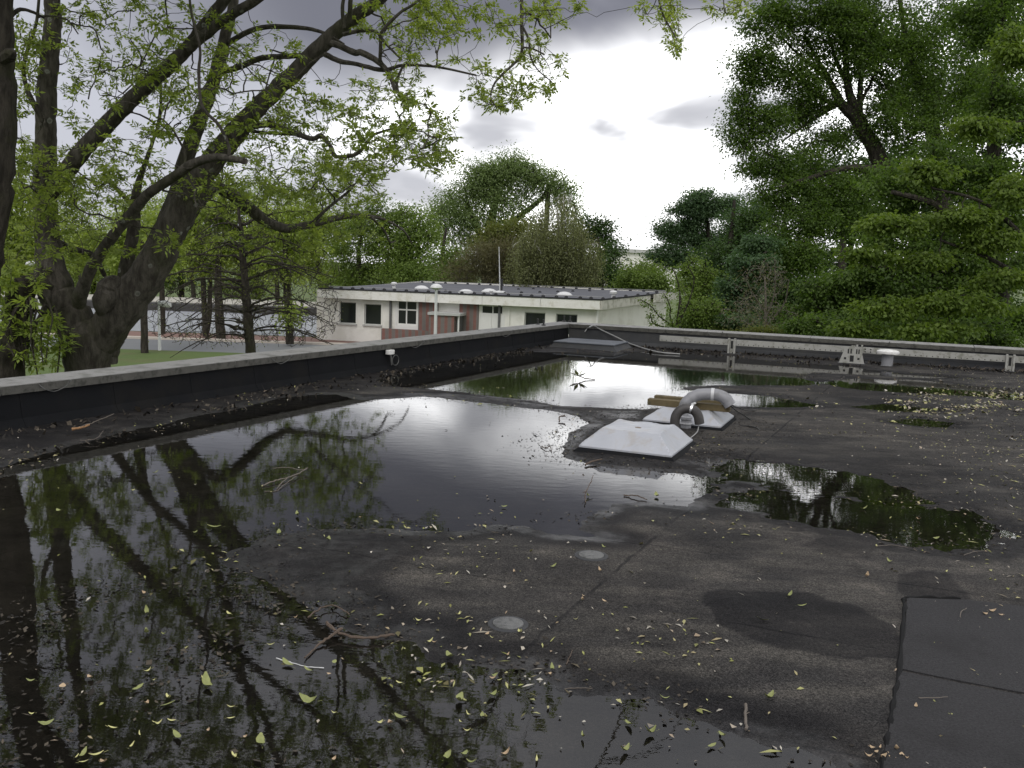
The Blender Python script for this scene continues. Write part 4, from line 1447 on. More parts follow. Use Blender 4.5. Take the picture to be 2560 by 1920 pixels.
# ------------------------------------------------------------------ trees
def leaf_cloud(C, k, spread, flat, L, Wd, rng, droop=0.35, tintc=None):
    """k leaves round each point of C; each leaf is one folded quad"""
    N = len(C)
    M = N * k
    c = np.repeat(C, k, 0)
    tilt = np.repeat(rng.normal(0, 0.25, (N, 2)), k, 0)
    off = rng.normal(0, 1, (M, 3)) * spread
    off[:, 2] = off[:, 2] * flat + off[:, 0] * tilt[:, 0] + off[:, 1] * tilt[:, 1]
    d = off.copy()
    d[:, 2] *= 0.4
    d /= np.maximum(np.linalg.norm(d, axis=1, keepdims=True), 1e-6)
    d += rng.normal(0, 0.55, (M, 3))
    d[:, 2] -= droop
    d /= np.linalg.norm(d, axis=1, keepdims=True)
    n = rng.normal(0, 0.55, (M, 3))
    n[:, 2] += 1.0
    s = np.cross(d, n)
    s /= np.maximum(np.linalg.norm(s, axis=1, keepdims=True), 1e-6)
    n = np.cross(s, d)
    ln = (L * rng.uniform(0.65, 1.25, M))[:, None]
    wd = (Wd * rng.uniform(0.7, 1.2, M))[:, None]
    p = c + off
    V = np.empty((M, 4, 3))
    V[:, 0] = p
    V[:, 1] = p + d * ln * 0.45 + s * wd * 0.5 + n * wd * 0.12
    V[:, 2] = p + d * ln - n * ln * 0.08
    V[:, 3] = p + d * ln * 0.45 - s * wd * 0.5 + n * wd * 0.12
    tb = rng.random(N) if tintc is None else tintc
    tint = np.clip(np.repeat(tb, k) * 0.7 + rng.random(M) * 0.3, 0, 1)
    return V.reshape(-1, 3), tint


class Skel:
    """branch skeleton: tubes plus nodes that twigs can grow from"""
    def __init__(self, seed):
        self.mb = MB()
        self.P = []
        self.R = []
        self.rng = np.random.default_rng(seed)
        self.ys = 1.0
        self.rs = 1.0

    def limb(self, pts, sides=10, sub=6, rough=0.0, node=True):
        """pts: (x,y,z,r)"""
        A = catmull(pts, sub)
        if rough:
            A[1:-1, :3] += self.rng.normal(0, rough, (len(A) - 2, 3)) * A[1:-1, 3:4]
            A[:, 3] *= 1 + self.rng.normal(0, rough * 0.5, len(A))
        self.mb.tube(A[:, :3], np.maximum(A[:, 3], 0.003), sides)
        if node:
            self.P.extend(A[:, :3])
            self.R.extend(A[:, 3])

    def plimb(self, pts, Y0, Y1, sides=10, sub=6, rough=0.04):
        """pixel path (px,py,rpx) with depth running from Y0 to Y1"""
        n = len(pts)
        out = []
        for i, (px, py, r) in enumerate(pts):
            Y = (Y0 + (Y1 - Y0) * i / max(1, n - 1)) * self.ys
            p = atY(px, py, Y)
            out.append((p[0], p[1], p[2], r * self.rs * Y / FPX))
        self.limb(out, sides, sub, rough)

    def grow(self, T, rtip=0.006, sag=0.18, k=0.010, sides=4, wob=0.12, maxr=0.06, addnodes=True):
        P = np.array(self.P)
        cap = len(P) + len(T) * 6 + 10
        NP_ = np.zeros((cap, 3))
        NR = np.zeros(cap)
        NP_[:len(P)] = P
        NR[:len(P)] = self.R
        n = len(P)
        # nearest first
        d0 = np.array([np.min(((P - t) ** 2).sum(1)) for t in T]) if len(T) else []
        for i in np.argsort(d0):
            t = T[i]
            j = int(np.argmin(((NP_[:n] - t) ** 2).sum(1)))
            a = NP_[j]
            ln = np.linalg.norm(t - a)
            if ln < 0.02:
                continue
            r0 = min(NR[j] * 0.7, rtip + k * ln, maxr)
            mid = (a + t) / 2 + self.rng.normal(0, wob, 3) * ln
            mid[2] += sag * ln
            s = np.linspace(0, 1, 6)[:, None]
            pts = (1 - s) ** 2 * a + 2 * s * (1 - s) * mid + s * s * t
            pts[1:-1] += self.rng.normal(0, 0.03, (4, 3)) * ln
            rad = np.linspace(max(r0, rtip), rtip, 6)
            self.mb.tube(pts, rad, sides, False)
            if addnodes:
                NP_[n:n + 5] = pts[1:]
                NR[n:n + 5] = rad[1:]
                n += 5
        self.P = list(NP_[:n])
        self.R = list(NR[:n])


def clump_points(clumps, rng, nsub=18, subr=0.30):
    """clumps: (px,py,rx,ry,Y,n). returns points and their relative height inside the clump"""
    out, subs, tint = [], [], []
    for px, py, rx, ry, Y, n in clumps:
        c = atY(px, py, Y)
        r = np.array([rx * Y / FPX, 0.75 * (rx + ry) / 2 * Y / FPX, ry * Y / FPX])
        k = max(4, int(nsub))
        d = rng.normal(0, 1, (k, 3))
        d /= np.linalg.norm(d, axis=1, keepdims=True)
        sc = c + d * r * (rng.random(k) ** 0.4 * 0.82)[:, None]
        subs.extend(sc)
        st_ = rng.random(k)
        w_ = rng.uniform(0.4, 1.6, k)
        idx = rng.choice(k, n, p=w_ / w_.sum())
        g = rng.normal(0, 1, (n, 3))
        g /= np.maximum(np.linalg.norm(g, axis=1, keepdims=True), 1e-6)
        g *= (rng.random(n) ** 0.5)[:, None]
        out.append(sc[idx] + g * subr * r * np.array([1.0, 1.0, 0.8]))
        tint.append(np.clip(st_[idx] * 0.6 + rng.random(n) * 0.4, 0, 1))
    return np.vstack(out), np.array(subs), np.concatenate(tint)


def tree(name, label, cat, trunk, clumps, leafm, barkm, seed, k=10, spread=0.25, flat=0.4, L=0.12, Wd=0.07, droop=0.35, group=None,
         nsub=18, subr=0.34, rtip=0.02, kk=0.014, ys=1.0, twig=True, sag=0.12):
    clumps = [(a, b, c_, d_, Y * ys, n) for a, b, c_, d_, Y, n in clumps]
    trunk = [[(a, b, r * ys, Y * ys) for a, b, r, Y in tr] for tr in trunk]
    L, Wd, spread = L * ys, Wd * ys, spread * ys
    rng = np.random.default_rng(seed)
    sk = Skel(seed)
    base = None
    for tr in trunk:
        pts = []
        for px, py, r, Y in tr:
            p = atY(px, py, Y) if py is not None else None
            pts.append((p[0], p[1], p[2], r))
        if base is None:
            b0 = pts[0]
            base = (b0[0], b0[1], GROUND)
            if b0[2] > GROUND + 0.3:
                pts = [(b0[0], b0[1], GROUND, b0[3] * 1.25)] + pts
        sk.limb(pts, 8, 5, 0.05)
    C, subs, tint = clump_points(clumps, rng, nsub, subr)
    t = thing(name, label, cat, base, group)
    if twig:
        sk.grow(subs, rtip * 1.6, sag, kk, 5, 0.10, 0.25)
        pick = C[rng.choice(len(C), min(len(C), max(30, len(C) // 6)), replace=False)]
        sk.grow(pick, rtip * 0.7, sag, kk * 0.7, 3, 0.12, 0.06, False)
    sk.mb.build('trunk', barkm, t, True)
    V, tn = leaf_cloud(C, k, spread, flat, L, Wd, rng, droop, tint)
    quads_object('crown', V, 4, leafm, t, tn)
    return t, sk, rng


M_BARK = barkmat('ash_bark', (0.040, 0.035, 0.029), (0.105, 0.095, 0.080), 1.0, 9.0)
M_BARKD = barkmat('dark_bark', (0.022, 0.019, 0.015), (0.06, 0.052, 0.042))
M_BARKG = barkmat('grey_dead_wood', (0.10, 0.088, 0.070), (0.20, 0.18, 0.15))
M_BARKW = simple('birch_bark', (0.46, 0.44, 0.39), 0.8, 0.2, 6.0, (0.05, 0.05, 0.045), 0.9, 7.0)
L_ASH = leafmat('ash_leaves', (0.13, 0.18, 0.035), (0.31, 0.38, 0.10), 0.5, (1.4, 1.4, 0.7))
L_YEL = leafmat('fresh_leaves', (0.15, 0.21, 0.045), (0.34, 0.42, 0.10), 0.5, (1.35, 1.35, 0.7))
L_MID = leafmat('mid_leaves', (0.09, 0.14, 0.032), (0.19, 0.26, 0.06), 0.42, (1.3, 1.4, 0.7))  # lightened to put distance haze into the leaf colour
L_WIL = leafmat('willow_leaves', (0.115, 0.165, 0.06), (0.24, 0.31, 0.12), 0.42, (1.3, 1.4, 0.8))  # pale far haze is painted into the willow greens
L_BIR = leafmat('birch_leaves', (0.12, 0.135, 0.06), (0.22, 0.24, 0.105), 0.35, (1.3, 1.3, 0.8))  # birch greens paled to stand for haze
L_OLI = leafmat('olive_leaves', (0.085, 0.105, 0.026), (0.18, 0.20, 0.05), 0.4, (1.3, 1.3, 0.7))
L_BRN = leafmat('brown_twiggery', (0.105, 0.10, 0.05), (0.18, 0.175, 0.085), 0.3, (1.2, 1.1, 0.8))  # haze of the distance put into paler twig colours
L_DRK = leafmat('dark_leaves', (0.036, 0.066, 0.022), (0.09, 0.145, 0.044), 0.4, (1.3, 1.5, 0.7))
L_CHE = leafmat('chestnut_leaves', (0.045, 0.085, 0.040), (0.11, 0.17, 0.075), 0.38, (1.3, 1.5, 0.8))
L_MAP = leafmat('maple_leaves', (0.042, 0.076, 0.021), (0.145, 0.21, 0.052), 0.5, (1.4, 1.6, 0.6))
L_BRI = leafmat('bright_maple_leaves', (0.060, 0.100, 0.020), (0.17, 0.235, 0.045), 0.45, (1.4, 1.5, 0.6))

# ---- the big ash on the left: limbs first
ash = thing('ash_tree', 'large forked ash tree with lichen spotted bark and fresh yellow green leaves', 'tree', tuple(atY(215, 1180, 18.5)[:2]) + (GROUND,))
sk = Skel(11)
sk.ys = 0.945
sk.rs = 0.77
Yt = 17.5
bp_ = atY(212, 1100, Yt)
sk.limb([(bp_[0], bp_[1], GROUND - 0.1, 0.85), (bp_[0], bp_[1], -1.8, 0.62)] + [tuple(atY(px, py, Yt)) + (r * Yt / FPX,) for px, py, r in ((218, 1000, 54), (219, 920, 54), (217, 850, 60), (204, 800, 50))], 16, 5, 0.03)
sk.plimb([(214, 850, 66), (172, 785, 62), (140, 725, 57), (124, 650, 44), (117, 578, 38), (113, 490, 36), (113, 405, 34), (115, 320, 31), (117, 231, 29), (124, 140, 28), (133, 58, 26), (130, -40, 21), (146, -200, 18), (136, -420, 15), (160, -640, 11), (150, -900, 6)], 18.5, 18.3, 14)
sk.plimb([(128, 480, 26), (160, 440, 27), (197, 388, 27), (249, 330, 26), (324, 254, 25), (393, 191, 23), (463, 127, 21), (503, 75, 19), (560, 0, 17), (640, -120, 14), (700, -300, 11), (790, -520, 7)], 18.4, 17.2, 12)
sk.plimb([(470, 122, 17), (520, 80, 17), (580, 36, 15), (645, -4, 14), (760, -90, 12), (900, -200, 9), (1010, -330, 5)], 17.6, 16.5, 10)
sk.plimb([(225, 870, 66), (262, 830, 62), (330, 740, 58), (395, 645, 52), (440, 555, 47), (485, 470, 42), (535, 397, 37), (600, 320, 33), (653, 260, 28), (722, 195, 26), (783, 134, 25), (844, 77, 23), (893, 37, 20), (938, 8, 18), (1010, -60, 16), (1120, -170, 13), (1260, -300, 9), (1400, -420, 5)], 18.6, 17.0, 14)
sk.plimb([(262, 905, 40), (268, 860, 44), (300, 800, 40), (352, 720, 34)], 18.75, 18.8, 12)
sk.plimb([(345, 690, 34), (395, 600, 31), (440, 500, 30), (463, 405, 25), (492, 318, 23), (520, 243, 21), (550, 145, 19), (567, 75, 17), (582, 20, 15), (596, -80, 12), (640, -300, 9), (660, -520, 5)], 18.9, 19.6, 12)
sk.plimb([(196, 760, 24), (205, 725, 22), (231, 665, 19), (278, 596, 17), (330, 532, 17), (376, 480, 16), (434, 443, 16), (480, 411, 15), (532, 394, 13), (575, 396, 11), (613, 403, 10)], 17.6, 14.6, 10)
sk.plimb([(573, 394, 6), (570, 360, 5), (545, 310, 5), (505, 265, 5), (497, 180, 5), (500, 120, 4), (478, 30, 4), (470, -60, 3)], 14.9, 14.2, 6)
sk.plimb([(456, 560, 30), (476, 530, 24), (505, 497, 20), (538, 470, 20), (584, 490, 20), (630, 526, 19), (665, 555, 17), (694, 566, 16), (724, 571, 14), (776, 562, 12), (828, 548, 10), (877, 539, 9), (921, 541, 7), (958, 548, 5), (1007, 575, 3), (1030, 610, 2)], 18.8, 25.0, 10)
sk.plimb([(776, 562, 6), (820, 520, 5), (870, 480, 4), (885, 462, 3)], 20.8, 21.5, 6)
sk.plimb([(930, 545, 5), (960, 575, 4), (975, 605, 3), (990, 602, 2)], 23.5, 24, 5)
sk.plimb([(830, 108, 11), (850, 115, 10), (885, 131, 10), (905, 132, 10), (946, 155, 9), (974, 187, 8), (988, 230, 5)], 17.1, 16.4, 8)
sk.plimb([(812, 136, 9), (850, 153, 8), (885, 159, 7), (958, 175, 7), (1007, 163, 5), (1090, 167, 4), (1190, 188, 3)], 17.2, 16.2, 7)
sk.plimb([(950, 157, 6), (952, 110, 6), (956, 78, 6), (999, 33, 5), (1045, 2, 4), (1100, -60, 3)], 16.5, 16.0, 6)
sk.plimb([(858, 86, 7), (900, 77, 6), (940, 80, 5), (965, 110, 4), (1005, 150, 3)], 17.0, 16.4, 6)
sk.plimb([(995, 232, 5), (992, 205, 5), (1004, 172, 4), (1012, 160, 3)], 16.3, 16.2, 6)
sk.plimb([(618, 318, 12), (650, 312, 11), (681, 313, 10), (730, 330, 9), (779, 347, 8), (803, 340, 8), (828, 368, 7), (840, 391, 6), (893, 384, 6), (925, 346, 5), (946, 332, 4), (1000, 320, 3), (1060, 330, 2)], 17.8, 16.6, 8)
sk.plimb([(612, 326, 6), (680, 333, 5), (740, 337, 5)], 17.9, 17.5, 6)
sk.plimb([(520, 215, 10), (560, 180, 9), (600, 167, 9), (650, 146, 9), (700, 141, 9), (763, 138, 8)], 19.2, 17.6, 7)
sk.plimb([(550, 120, 9), (640, 72, 8), (740, 68, 7), (810, 82, 5), (860, 110, 3)], 19.4, 17.2, 7)
sk.plimb([(860, 70, 6), (856, 20, 6), (862, -40, 5), (850, -140, 3)], 17.0, 16.8, 6)
sk.plimb([(874, 48, 8), (876, 8, 7), (880, -60, 5)], 17.0, 16.7, 6)
sk.plimb([(1100, -150, 8), (1180, -150, 7), (1260, -90, 6), (1300, -20, 6), (1304, 61, 6), (1304, 134, 5), (1284, 160, 4), (1259, 183, 4), (1235, 211, 3), (1227, 244, 2), (1240, 268, 2)], 16.6, 15.6, 6)
sk.plimb([(1304, 61, 4), (1322, 100, 4), (1326, 140, 3), (1345, 175, 2), (1380, 205, 2)], 15.8, 15.5, 5)
sk.plimb([(1390, -410, 5), (1520, -330, 5), (1600, -180, 4), (1640, -40, 4), (1655, 30, 3), (1690, 95, 2)], 16.2, 15.0, 5)
sk.plimb([(1600, -180, 3), (1740, -120, 3), (1800, -30, 2), (1812, 30, 2)], 15.6, 15.0, 5)
sk.plimb([(300, 735, 24), (322, 640, 22), (335, 560, 20), (338, 500, 17), (352, 440, 10), (380, 360, 6), (400, 290, 5), (402, 200, 4)], 19.4, 19.6, 8)
sk.plimb([(338, 520, 9), (300, 480, 7), (270, 455, 6), (250, 470, 4)], 19.5, 19.6, 6)
sk.plimb([(150, 610, 14), (190, 625, 11), (235, 640, 9), (262, 690, 7)], 18.9, 19.6, 7)
sk.plimb([(108, 300, 12), (70, 230, 8), (60, 160, 6), (90, 60, 5), (100, -40, 4)], 18.2, 17.4, 7)
# knobbly burr in the fork
sk.limb([tuple(atY(254, 790, 17.2)) + (0.10,), tuple(atY(268, 748, 17.15)) + (0.27,), tuple(atY(284, 712, 17.2)) + (0.20,), tuple(atY(296, 698, 17.3)) + (0.05,)], 10, 4, 0.1, False)


def field(regs, rng, Y, dY):
    T = []
    for px, py, rx, ry, n in regs:
        a = rng.uniform(0, 2 * math.pi, n)
        r = np.sqrt(rng.random(n))
        for ai, ri in zip(a, r):
            T.append(atY(px + rx * ri * math.cos(ai), py + ry * ri * math.sin(ai), Y + rng.uniform(-dY, dY)))
    return T


rng = np.random.default_rng(21)
# carrying branches, then leafy twigs
C1 = field([(250, 120, 160, 130, 16), (330, 300, 150, 110, 14), (480, 160, 140, 130, 14), (650, 230, 150, 120, 14), (1030, 90, 110, 80, 10),
            (1060, 330, 80, 80, 8), (60, 250, 60, 220, 10), (200, 500, 160, 90, 12), (560, 520, 80, 40, 5), (1330, 120, 60, 80, 4)], rng, 16.8, 2.1)
C2 = field([(100, -250, 260, 220, 26), (400, -300, 260, 250, 26), (700, -300, 260, 220, 24), (1000, -200, 220, 160, 16), (1250, -250, 180, 140, 10), (150, -650, 300, 220, 22), (500, -700, 300, 200, 20), (850, -550, 200, 150, 10)], rng, 16.6, 2.3)
C1 += field([(720, 430, 170, 70, 16), (880, 450, 110, 70, 12)], rng, 20.6, 1.6)
sk.grow(np.array(C1 + C2), 0.012, 0.10, 0.014, 6, 0.16, 0.07)
T1 = field([(260, 90, 190, 120, 80), (330, 260, 170, 120, 85), (470, 130, 150, 140, 65), (640, 190, 130, 130, 50), (620, 330, 150, 70, 60), (760, 300, 150, 60, 40), (890, 390, 110, 50, 55),
            (1060, 330, 90, 70, 60), (1085, 400, 45, 35, 22), (960, 330, 70, 50, 32), (985, 40, 120, 60, 55), (1080, 120, 80, 50, 26), (1150, 40, 110, 60, 42), (1010, 230, 60, 60, 26), (870, 240, 80, 60, 26), (1210, 200, 70, 50, 18),
            (1330, 60, 80, 70, 24), (1345, 190, 80, 60, 28), (1225, 250, 60, 25, 12), (1270, 250, 30, 25, 8), (1400, 20, 60, 30, 10), (1650, 20, 50, 40, 12), (1690, 80, 25, 50, 10), (1815, 15, 50, 30, 10), (1700, 120, 20, 20, 4),
            (55, 200, 60, 220, 60), (60, 480, 60, 130, 36), (210, 520, 140, 80, 75), (160, 420, 130, 70, 50), (330, 420, 100, 60, 36), (560, 480, 120, 60, 40), (240, 620, 120, 50, 24), (420, 600, 60, 60, 14), (60, 650, 60, 80, 22)], rng, 16.5, 2.4)
T2 = field([(100, -200, 300, 180, 210), (400, -250, 280, 230, 230), (700, -260, 260, 220, 210), (1000, -200, 240, 160, 130), (1280, -220, 180, 140, 60), (100, -620, 340, 240, 200), (480, -680, 320, 220, 190), (850, -550, 240, 170, 100)], rng, 16.3, 2.6)
T3 = field([(700, 440, 190, 70, 130), (860, 470, 110, 70, 80), (790, 505, 120, 40, 50), (700, 590, 160, 35, 35), (880, 575, 110, 30, 24)], rng, 21.0, 2.2)
T = np.array(T1 + T2 + T3)
sk.grow(T, 0.0055, -0.14, 0.007, 3, 0.22, 0.02)
sk.mb.build('trunk', M_BARK, ash, True)


def pinnate(T, rng, nl, LL, lf, wf):
    """tufts of pinnate leaves with narrow leaflets at each twig tip"""
    Vs, tn = [], []
    N = len(T)
    for a in range(nl):
        d = rng.normal(0, 1, (N, 3))
        d[:, 2] = rng.normal(0.1, 0.6, N)
        d /= np.linalg.norm(d, axis=1, keepdims=True)
        n = rng.normal(0, 0.4, (N, 3))
        n[:, 2] += 1
        s = np.cross(d, n)
        s /= np.maximum(np.linalg.norm(s, axis=1, keepdims=True), 1e-6)
        ll = (LL * rng.uniform(0.6, 1.25, N))[:, None]
        tt_ = rng.random(N)
        for f, sd_ in ((0.35, 1), (0.35, -1), (0.62, 1), (0.62, -1), (0.9, 0)):
            p = T + d * ll * f
            p[:, 2] -= (ll[:, 0] * f) ** 2 * 0.5
            dd = d * 0.75 + s * sd_ * 0.9 + rng.normal(0, 0.15, (N, 3))
            dd[:, 2] -= 0.25
            dd /= np.linalg.norm(dd, axis=1, keepdims=True)
            ss = np.cross(dd, n)
            ss /= np.maximum(np.linalg.norm(ss, axis=1, keepdims=True), 1e-6)
            l_ = (lf * rng.uniform(0.7, 1.2, N))[:, None]
            w_ = (wf * rng.uniform(0.7, 1.2, N))[:, None]
            V = np.stack([p, p + dd * l_ * 0.4 + ss * w_ * 0.5, p + dd * l_, p + dd * l_ * 0.4 - ss * w_ * 0.5], 1)
            Vs.append(V.reshape(-1, 3))
            tn.append(np.clip(tt_ * 0.7 + rng.random(N) * 0.3, 0, 1))
    return np.vstack(Vs), np.concatenate(tn)


TT = np.vstack([T, T[rng.random(len(T)) < 0.35] + np.array([0.03, 0.0, -0.06]), T[rng.random(len(T)) < 0.3] + np.array([-0.05, 0.03, 0.04])])
V, tn = pinnate(TT, rng, 4, 0.16, 0.092, 0.042)
quads_object('crown', V, 4, L_ASH, ash, tn)

# ---- black trunk at the very left edge
nb = thing('dark_tree', 'near black tree trunk cut by the left edge of the photo', 'tree', tuple(atY(-60, 1100, 14.0)[:2]) + (GROUND,))
sk = Skel(31)
b0 = atY(-80, 1000, 14.0)
sk.limb([(b0[0], b0[1], GROUND, 0.42), (b0[0], b0[1], -1.2, 0.36)] + [tuple(atY(px, py, 14.0)) + (r * 14.0 / FPX,) for px, py, r in ((-60, 760, 52), (-46, 620, 50), (-24, 480, 48), (-10, 300, 47), (-16, 120, 45), (-10, -60, 42), (20, -300, 38), (60, -600, 32), (70, -1000, 22), (90, -1400, 10))], 14, 6, 0.05)
sk.limb([tuple(atY(8, 150, 13.8)) + (0.08,), tuple(atY(26, 138, 13.7)) + (0.10,), tuple(atY(36, 142, 13.7)) + (0.05,)], 8, 4, 0.05)
sk.plimb([(0, -100, 20), (120, -260, 16), (220, -480, 10), (300, -760, 5)], 14, 12.8, 8)
sk.plimb([(10, 60, 7), (45, 25, 5), (80, 30, 4), (110, 45, 3)], 14, 14.5, 5)
C1 = field([(100, -600, 300, 250, 24), (-100, -900, 300, 300, 22)], rng, 13.8, 2.0)
sk.grow(np.array(C1), 0.012, 0.12, 0.014, 5, 0.15, 0.06)
T2 = field([(100, -600, 350, 300, 160), (-50, -950, 350, 300, 140), (300, -420, 150, 120, 40)], rng, 13.6, 2.2)
sk.grow(np.array(T2), 0.0045, -0.05, 0.007, 3, 0.2, 0.02)
sk.mb.build('trunk', M_BARKD, nb, True)
TT = np.vstack([np.array(T2), np.array(T2) + rng.normal(0, 0.2, (len(T2), 3))])
V, tn = pinnate(TT, rng, 4, 0.20, 0.12, 0.042)
quads_object('crown', V, 4, L_ASH, nb, tn)

# ---- mossy stump-like trunk with hanging shoots, lower left
ms = thing('mossy_tree', 'mossy leaning trunk with drooping dark shoots at the lower left', 'tree', tuple(atY(30, 1100, 16.5)[:2]) + (GROUND,))
sk = Skel(33)
b0 = atY(28, 1000, 16.5)
sk.limb([(b0[0], b0[1], GROUND, 0.36)] + [tuple(atY(px, py, 16.5)) + (r * 16.5 / FPX,) for px, py, r in ((26, 940, 34), (32, 860, 32), (42, 780, 32), (60, 722, 28), (92, 700, 16), (130, 720, 8))], 12, 5, 0.1)
for k in range(16):
    x0, y0 = rng.uniform(60, 130), rng.uniform(740, 800)
    dx_ = rng.uniform(-50, 40)
    sk.plimb([(x0, y0, 3.4), (x0 + dx_ * 0.5, y0 - 8, 3), (x0 + dx_ * 1.2, y0 + rng.uniform(40, 80), 2.2), (x0 + dx_ * 0.8, y0 + rng.uniform(90, 160), 1.3)], 16.3, 15.6 + rng.uniform(-.3, .3), 5, 4, 0.2)
sk.mb.build('trunk', M_BARKD, ms, True)
T2 = np.array(field([(30, 720, 60, 60, 40), (100, 850, 70, 70, 60), (20, 830, 60, 60, 30)], rng, 16.4, 0.8))
V, tn = pinnate(T2, rng, 5, 0.2, 0.13, 0.05)
quads_object('crown', V, 4, L_YEL, ms, tn)

# ---- bare tree with level drooping branches
bt = thing('bare_tree', 'small bare larch like tree with spreading twigs left of the cream building', 'tree', tuple(atY(628, 1000, 27)[:2]) + (GROUND,))
sk = Skel(35)
YB = 27.0
b0 = atY(632, 900, YB)
sk.limb([(b0[0], b0[1], GROUND, 0.20)] + [tuple(atY(px, py, YB)) + (r * YB / FPX,) for px, py, r in ((628, 900, 13), (622, 820, 12), (617, 760, 11), (613, 700, 9.5), (607, 650, 8.5), (604, 590, 6), (598, 540, 4), (594, 480, 2.5))], 9, 5, 0.06)
hts = [(800, 1), (785, -1), (770, 1), (752, -1), (735, 1), (720, -1), (700, 1), (690, -1), (672, 1), (655, -1), (640, 1), (620, -1), (600, 1), (580, -1), (560, 1), (812, -1), (830, 1), (845, -1), (780, 1), (740, -1), (705, -1), (665, 1), (630, -1), (828, -1)]
for y0, sd_ in hts:
    for rep in range(2):
        reach = rng.uniform(110, 235) * (1.0 if y0 > 650 else 0.75)
        dz_ = rng.uniform(-30, 35) - (650 - min(y0, 650)) * 0.35
        dY = rng.uniform(-2.6, 2.6)
        x0 = 617 - (760 - y0) * 0.055
        sk.plimb([(x0, y0, 3.2), (x0 + sd_ * reach * 0.22, y0 - rng.uniform(5, 22), 2.4), (x0 + sd_ * reach * 0.6, y0 - rng.uniform(5, 26) + dz_ * 0.5, 1.7), (x0 + sd_ * reach, y0 + dz_ + 16, 0.9)], YB, YB + dY, 5, 5, 0.6)
Tb = np.array(field([(520, 780, 140, 80, 150), (720, 770, 130, 90, 200), (720, 680, 130, 70, 120), (520, 690, 120, 70, 110), (600, 580, 110, 60, 90), (610, 520, 70, 50, 30), (560, 830, 150, 40, 70), (770, 820, 70, 40, 60)], rng, YB, 2.4) + field([(520, 790, 170, 80, 260), (720, 770, 140, 100, 320), (610, 640, 160, 110, 320), (600, 560, 110, 70, 120)], rng, YB, 3.0))
sk.grow(Tb, 0.008, 0.08, 0.007, 3, 0.22, 0.024)
sk.mb.build('trunk', M_BARKD, bt, True)
TT = Tb[rng.random(len(Tb)) < 0.22]
V, tn = leaf_cloud(TT, 4, 0.10, 0.8, 0.05, 0.03, rng)
quads_object('crown', V, 4, L_OLI, bt, tn)

# ---- street trees by the canal
gs = 'young trees lining the canal road'
tree('street_tree', 'young tree on the grass verge in front of the canal', 'tree', [[(362, 890, 0.20, 45.5), (360, 770, 0.18, 45.5), (358, 690, 0.18, 45.5), (356, 600, 0.1, 45.5)]],
     [(350, 660, 70, 60, 45.5, 230), (300, 600, 70, 60, 46, 200), (420, 640, 50, 60, 45, 150)], L_YEL, M_BARKD, 41, 9, 0.30, 0.5, 0.22, 0.13, group=gs)
tree('street_tree', 'thin trunked tree right behind the rounded canal lamp', 'tree', [[(406, 850, 0.20, 57), (406, 760, 0.18, 57), (404, 690, 0.16, 57), (410, 600, 0.1, 57)]],
     [(420, 640, 60, 50, 57, 180), (380, 570, 70, 60, 57, 200), (470, 600, 60, 60, 57, 170)], L_YEL, M_BARKD, 42, 9, 0.34, 0.5, 0.25, 0.14, group=gs)
tree('street_tree', 'twin stemmed tree on the canal path left of the bare tree', 'tree', [[(515, 850, 0.22, 56), (512, 790, 0.18, 56), (508, 700, 0.16, 56), (500, 600, 0.1, 56)], [(516, 830, 0.2, 56), (523, 780, 0.18, 56), (526, 690, 0.12, 56)]],
     [(500, 640, 70, 60, 56, 220), (520, 560, 80, 60, 56, 220)], L_YEL, M_BARKD, 43, 9, 0.34, 0.5, 0.25, 0.14, group=gs)
tree('street_tree', 'thick trunked tree on the canal path just left of the bare tree trunk', 'tree', [[(552, 850, 0.30, 55), (549, 790, 0.28, 55), (545, 700, 0.22, 55), (548, 600, 0.15, 55)]],
     [(590, 640, 80, 60, 55, 240), (640, 570, 80, 70, 55, 230), (560, 520, 70, 50, 55, 150)], L_YEL, M_BARKD, 44, 9, 0.34, 0.5, 0.25, 0.14, group=gs)
tree('street_tree', 'leafy tree with ivy clad trunk against the building end', 'tree', [[(725, 860, 0.24, 52), (722, 780, 0.22, 52), (716, 700, 0.22, 52), (712, 600, 0.12, 52)]],
     [(700, 660, 70, 50, 52, 170), (740, 610, 70, 60, 53, 200), (690, 570, 70, 60, 52, 180), (722, 790, 14, 50, 51.6, 60)], L_YEL, M_BARKD, 45, 9, 0.34, 0.5, 0.24, 0.14, group=gs)

gc_ = 'trees standing along the canal behind the ash'
for i, (px, Y, cl, lab) in enumerate((
        (20, 56, [(20, 560, 90, 80, 56, 330), (60, 660, 90, 60, 56, 280), (-60, 640, 90, 90, 56, 280), (20, 470, 70, 50, 56, 130)], 'light green tree behind the black trunk'),
        (200, 97, [(190, 560, 90, 70, 97, 300), (220, 640, 100, 60, 97, 300), (150, 490, 80, 50, 97, 150)], 'light green tree seen through the ash fork'),
        (330, 97, [(320, 560, 80, 70, 97, 260), (360, 640, 90, 60, 97, 280), (400, 520, 70, 60, 97, 190)], 'light green tree behind the middle limb of the ash'),
        (480, 97, [(480, 560, 80, 80, 97, 300), (520, 640, 90, 60, 97, 280), (560, 500, 80, 60, 97, 200)], 'light green tree under the low sweeping ash limb'),
        (690, 97, [(680, 560, 90, 70, 97, 300), (720, 640, 90, 60, 97, 280), (640, 490, 80, 50, 97, 170), (760, 510, 70, 50, 97, 150)], 'light green tree between bare tree and cream building'))):
    tree('canal_tree', lab, 'tree', [[(px, 880, 0.3, Y), (px + 4, 740, 0.26, Y), (px - 4, 640, 0.18, Y), (px + 6, 540, 0.08, Y)]], cl, L_YEL, M_BARKD, 50 + i, 12, 0.60, 0.6, 0.28, 0.16, group=gc_, rtip=0.02)

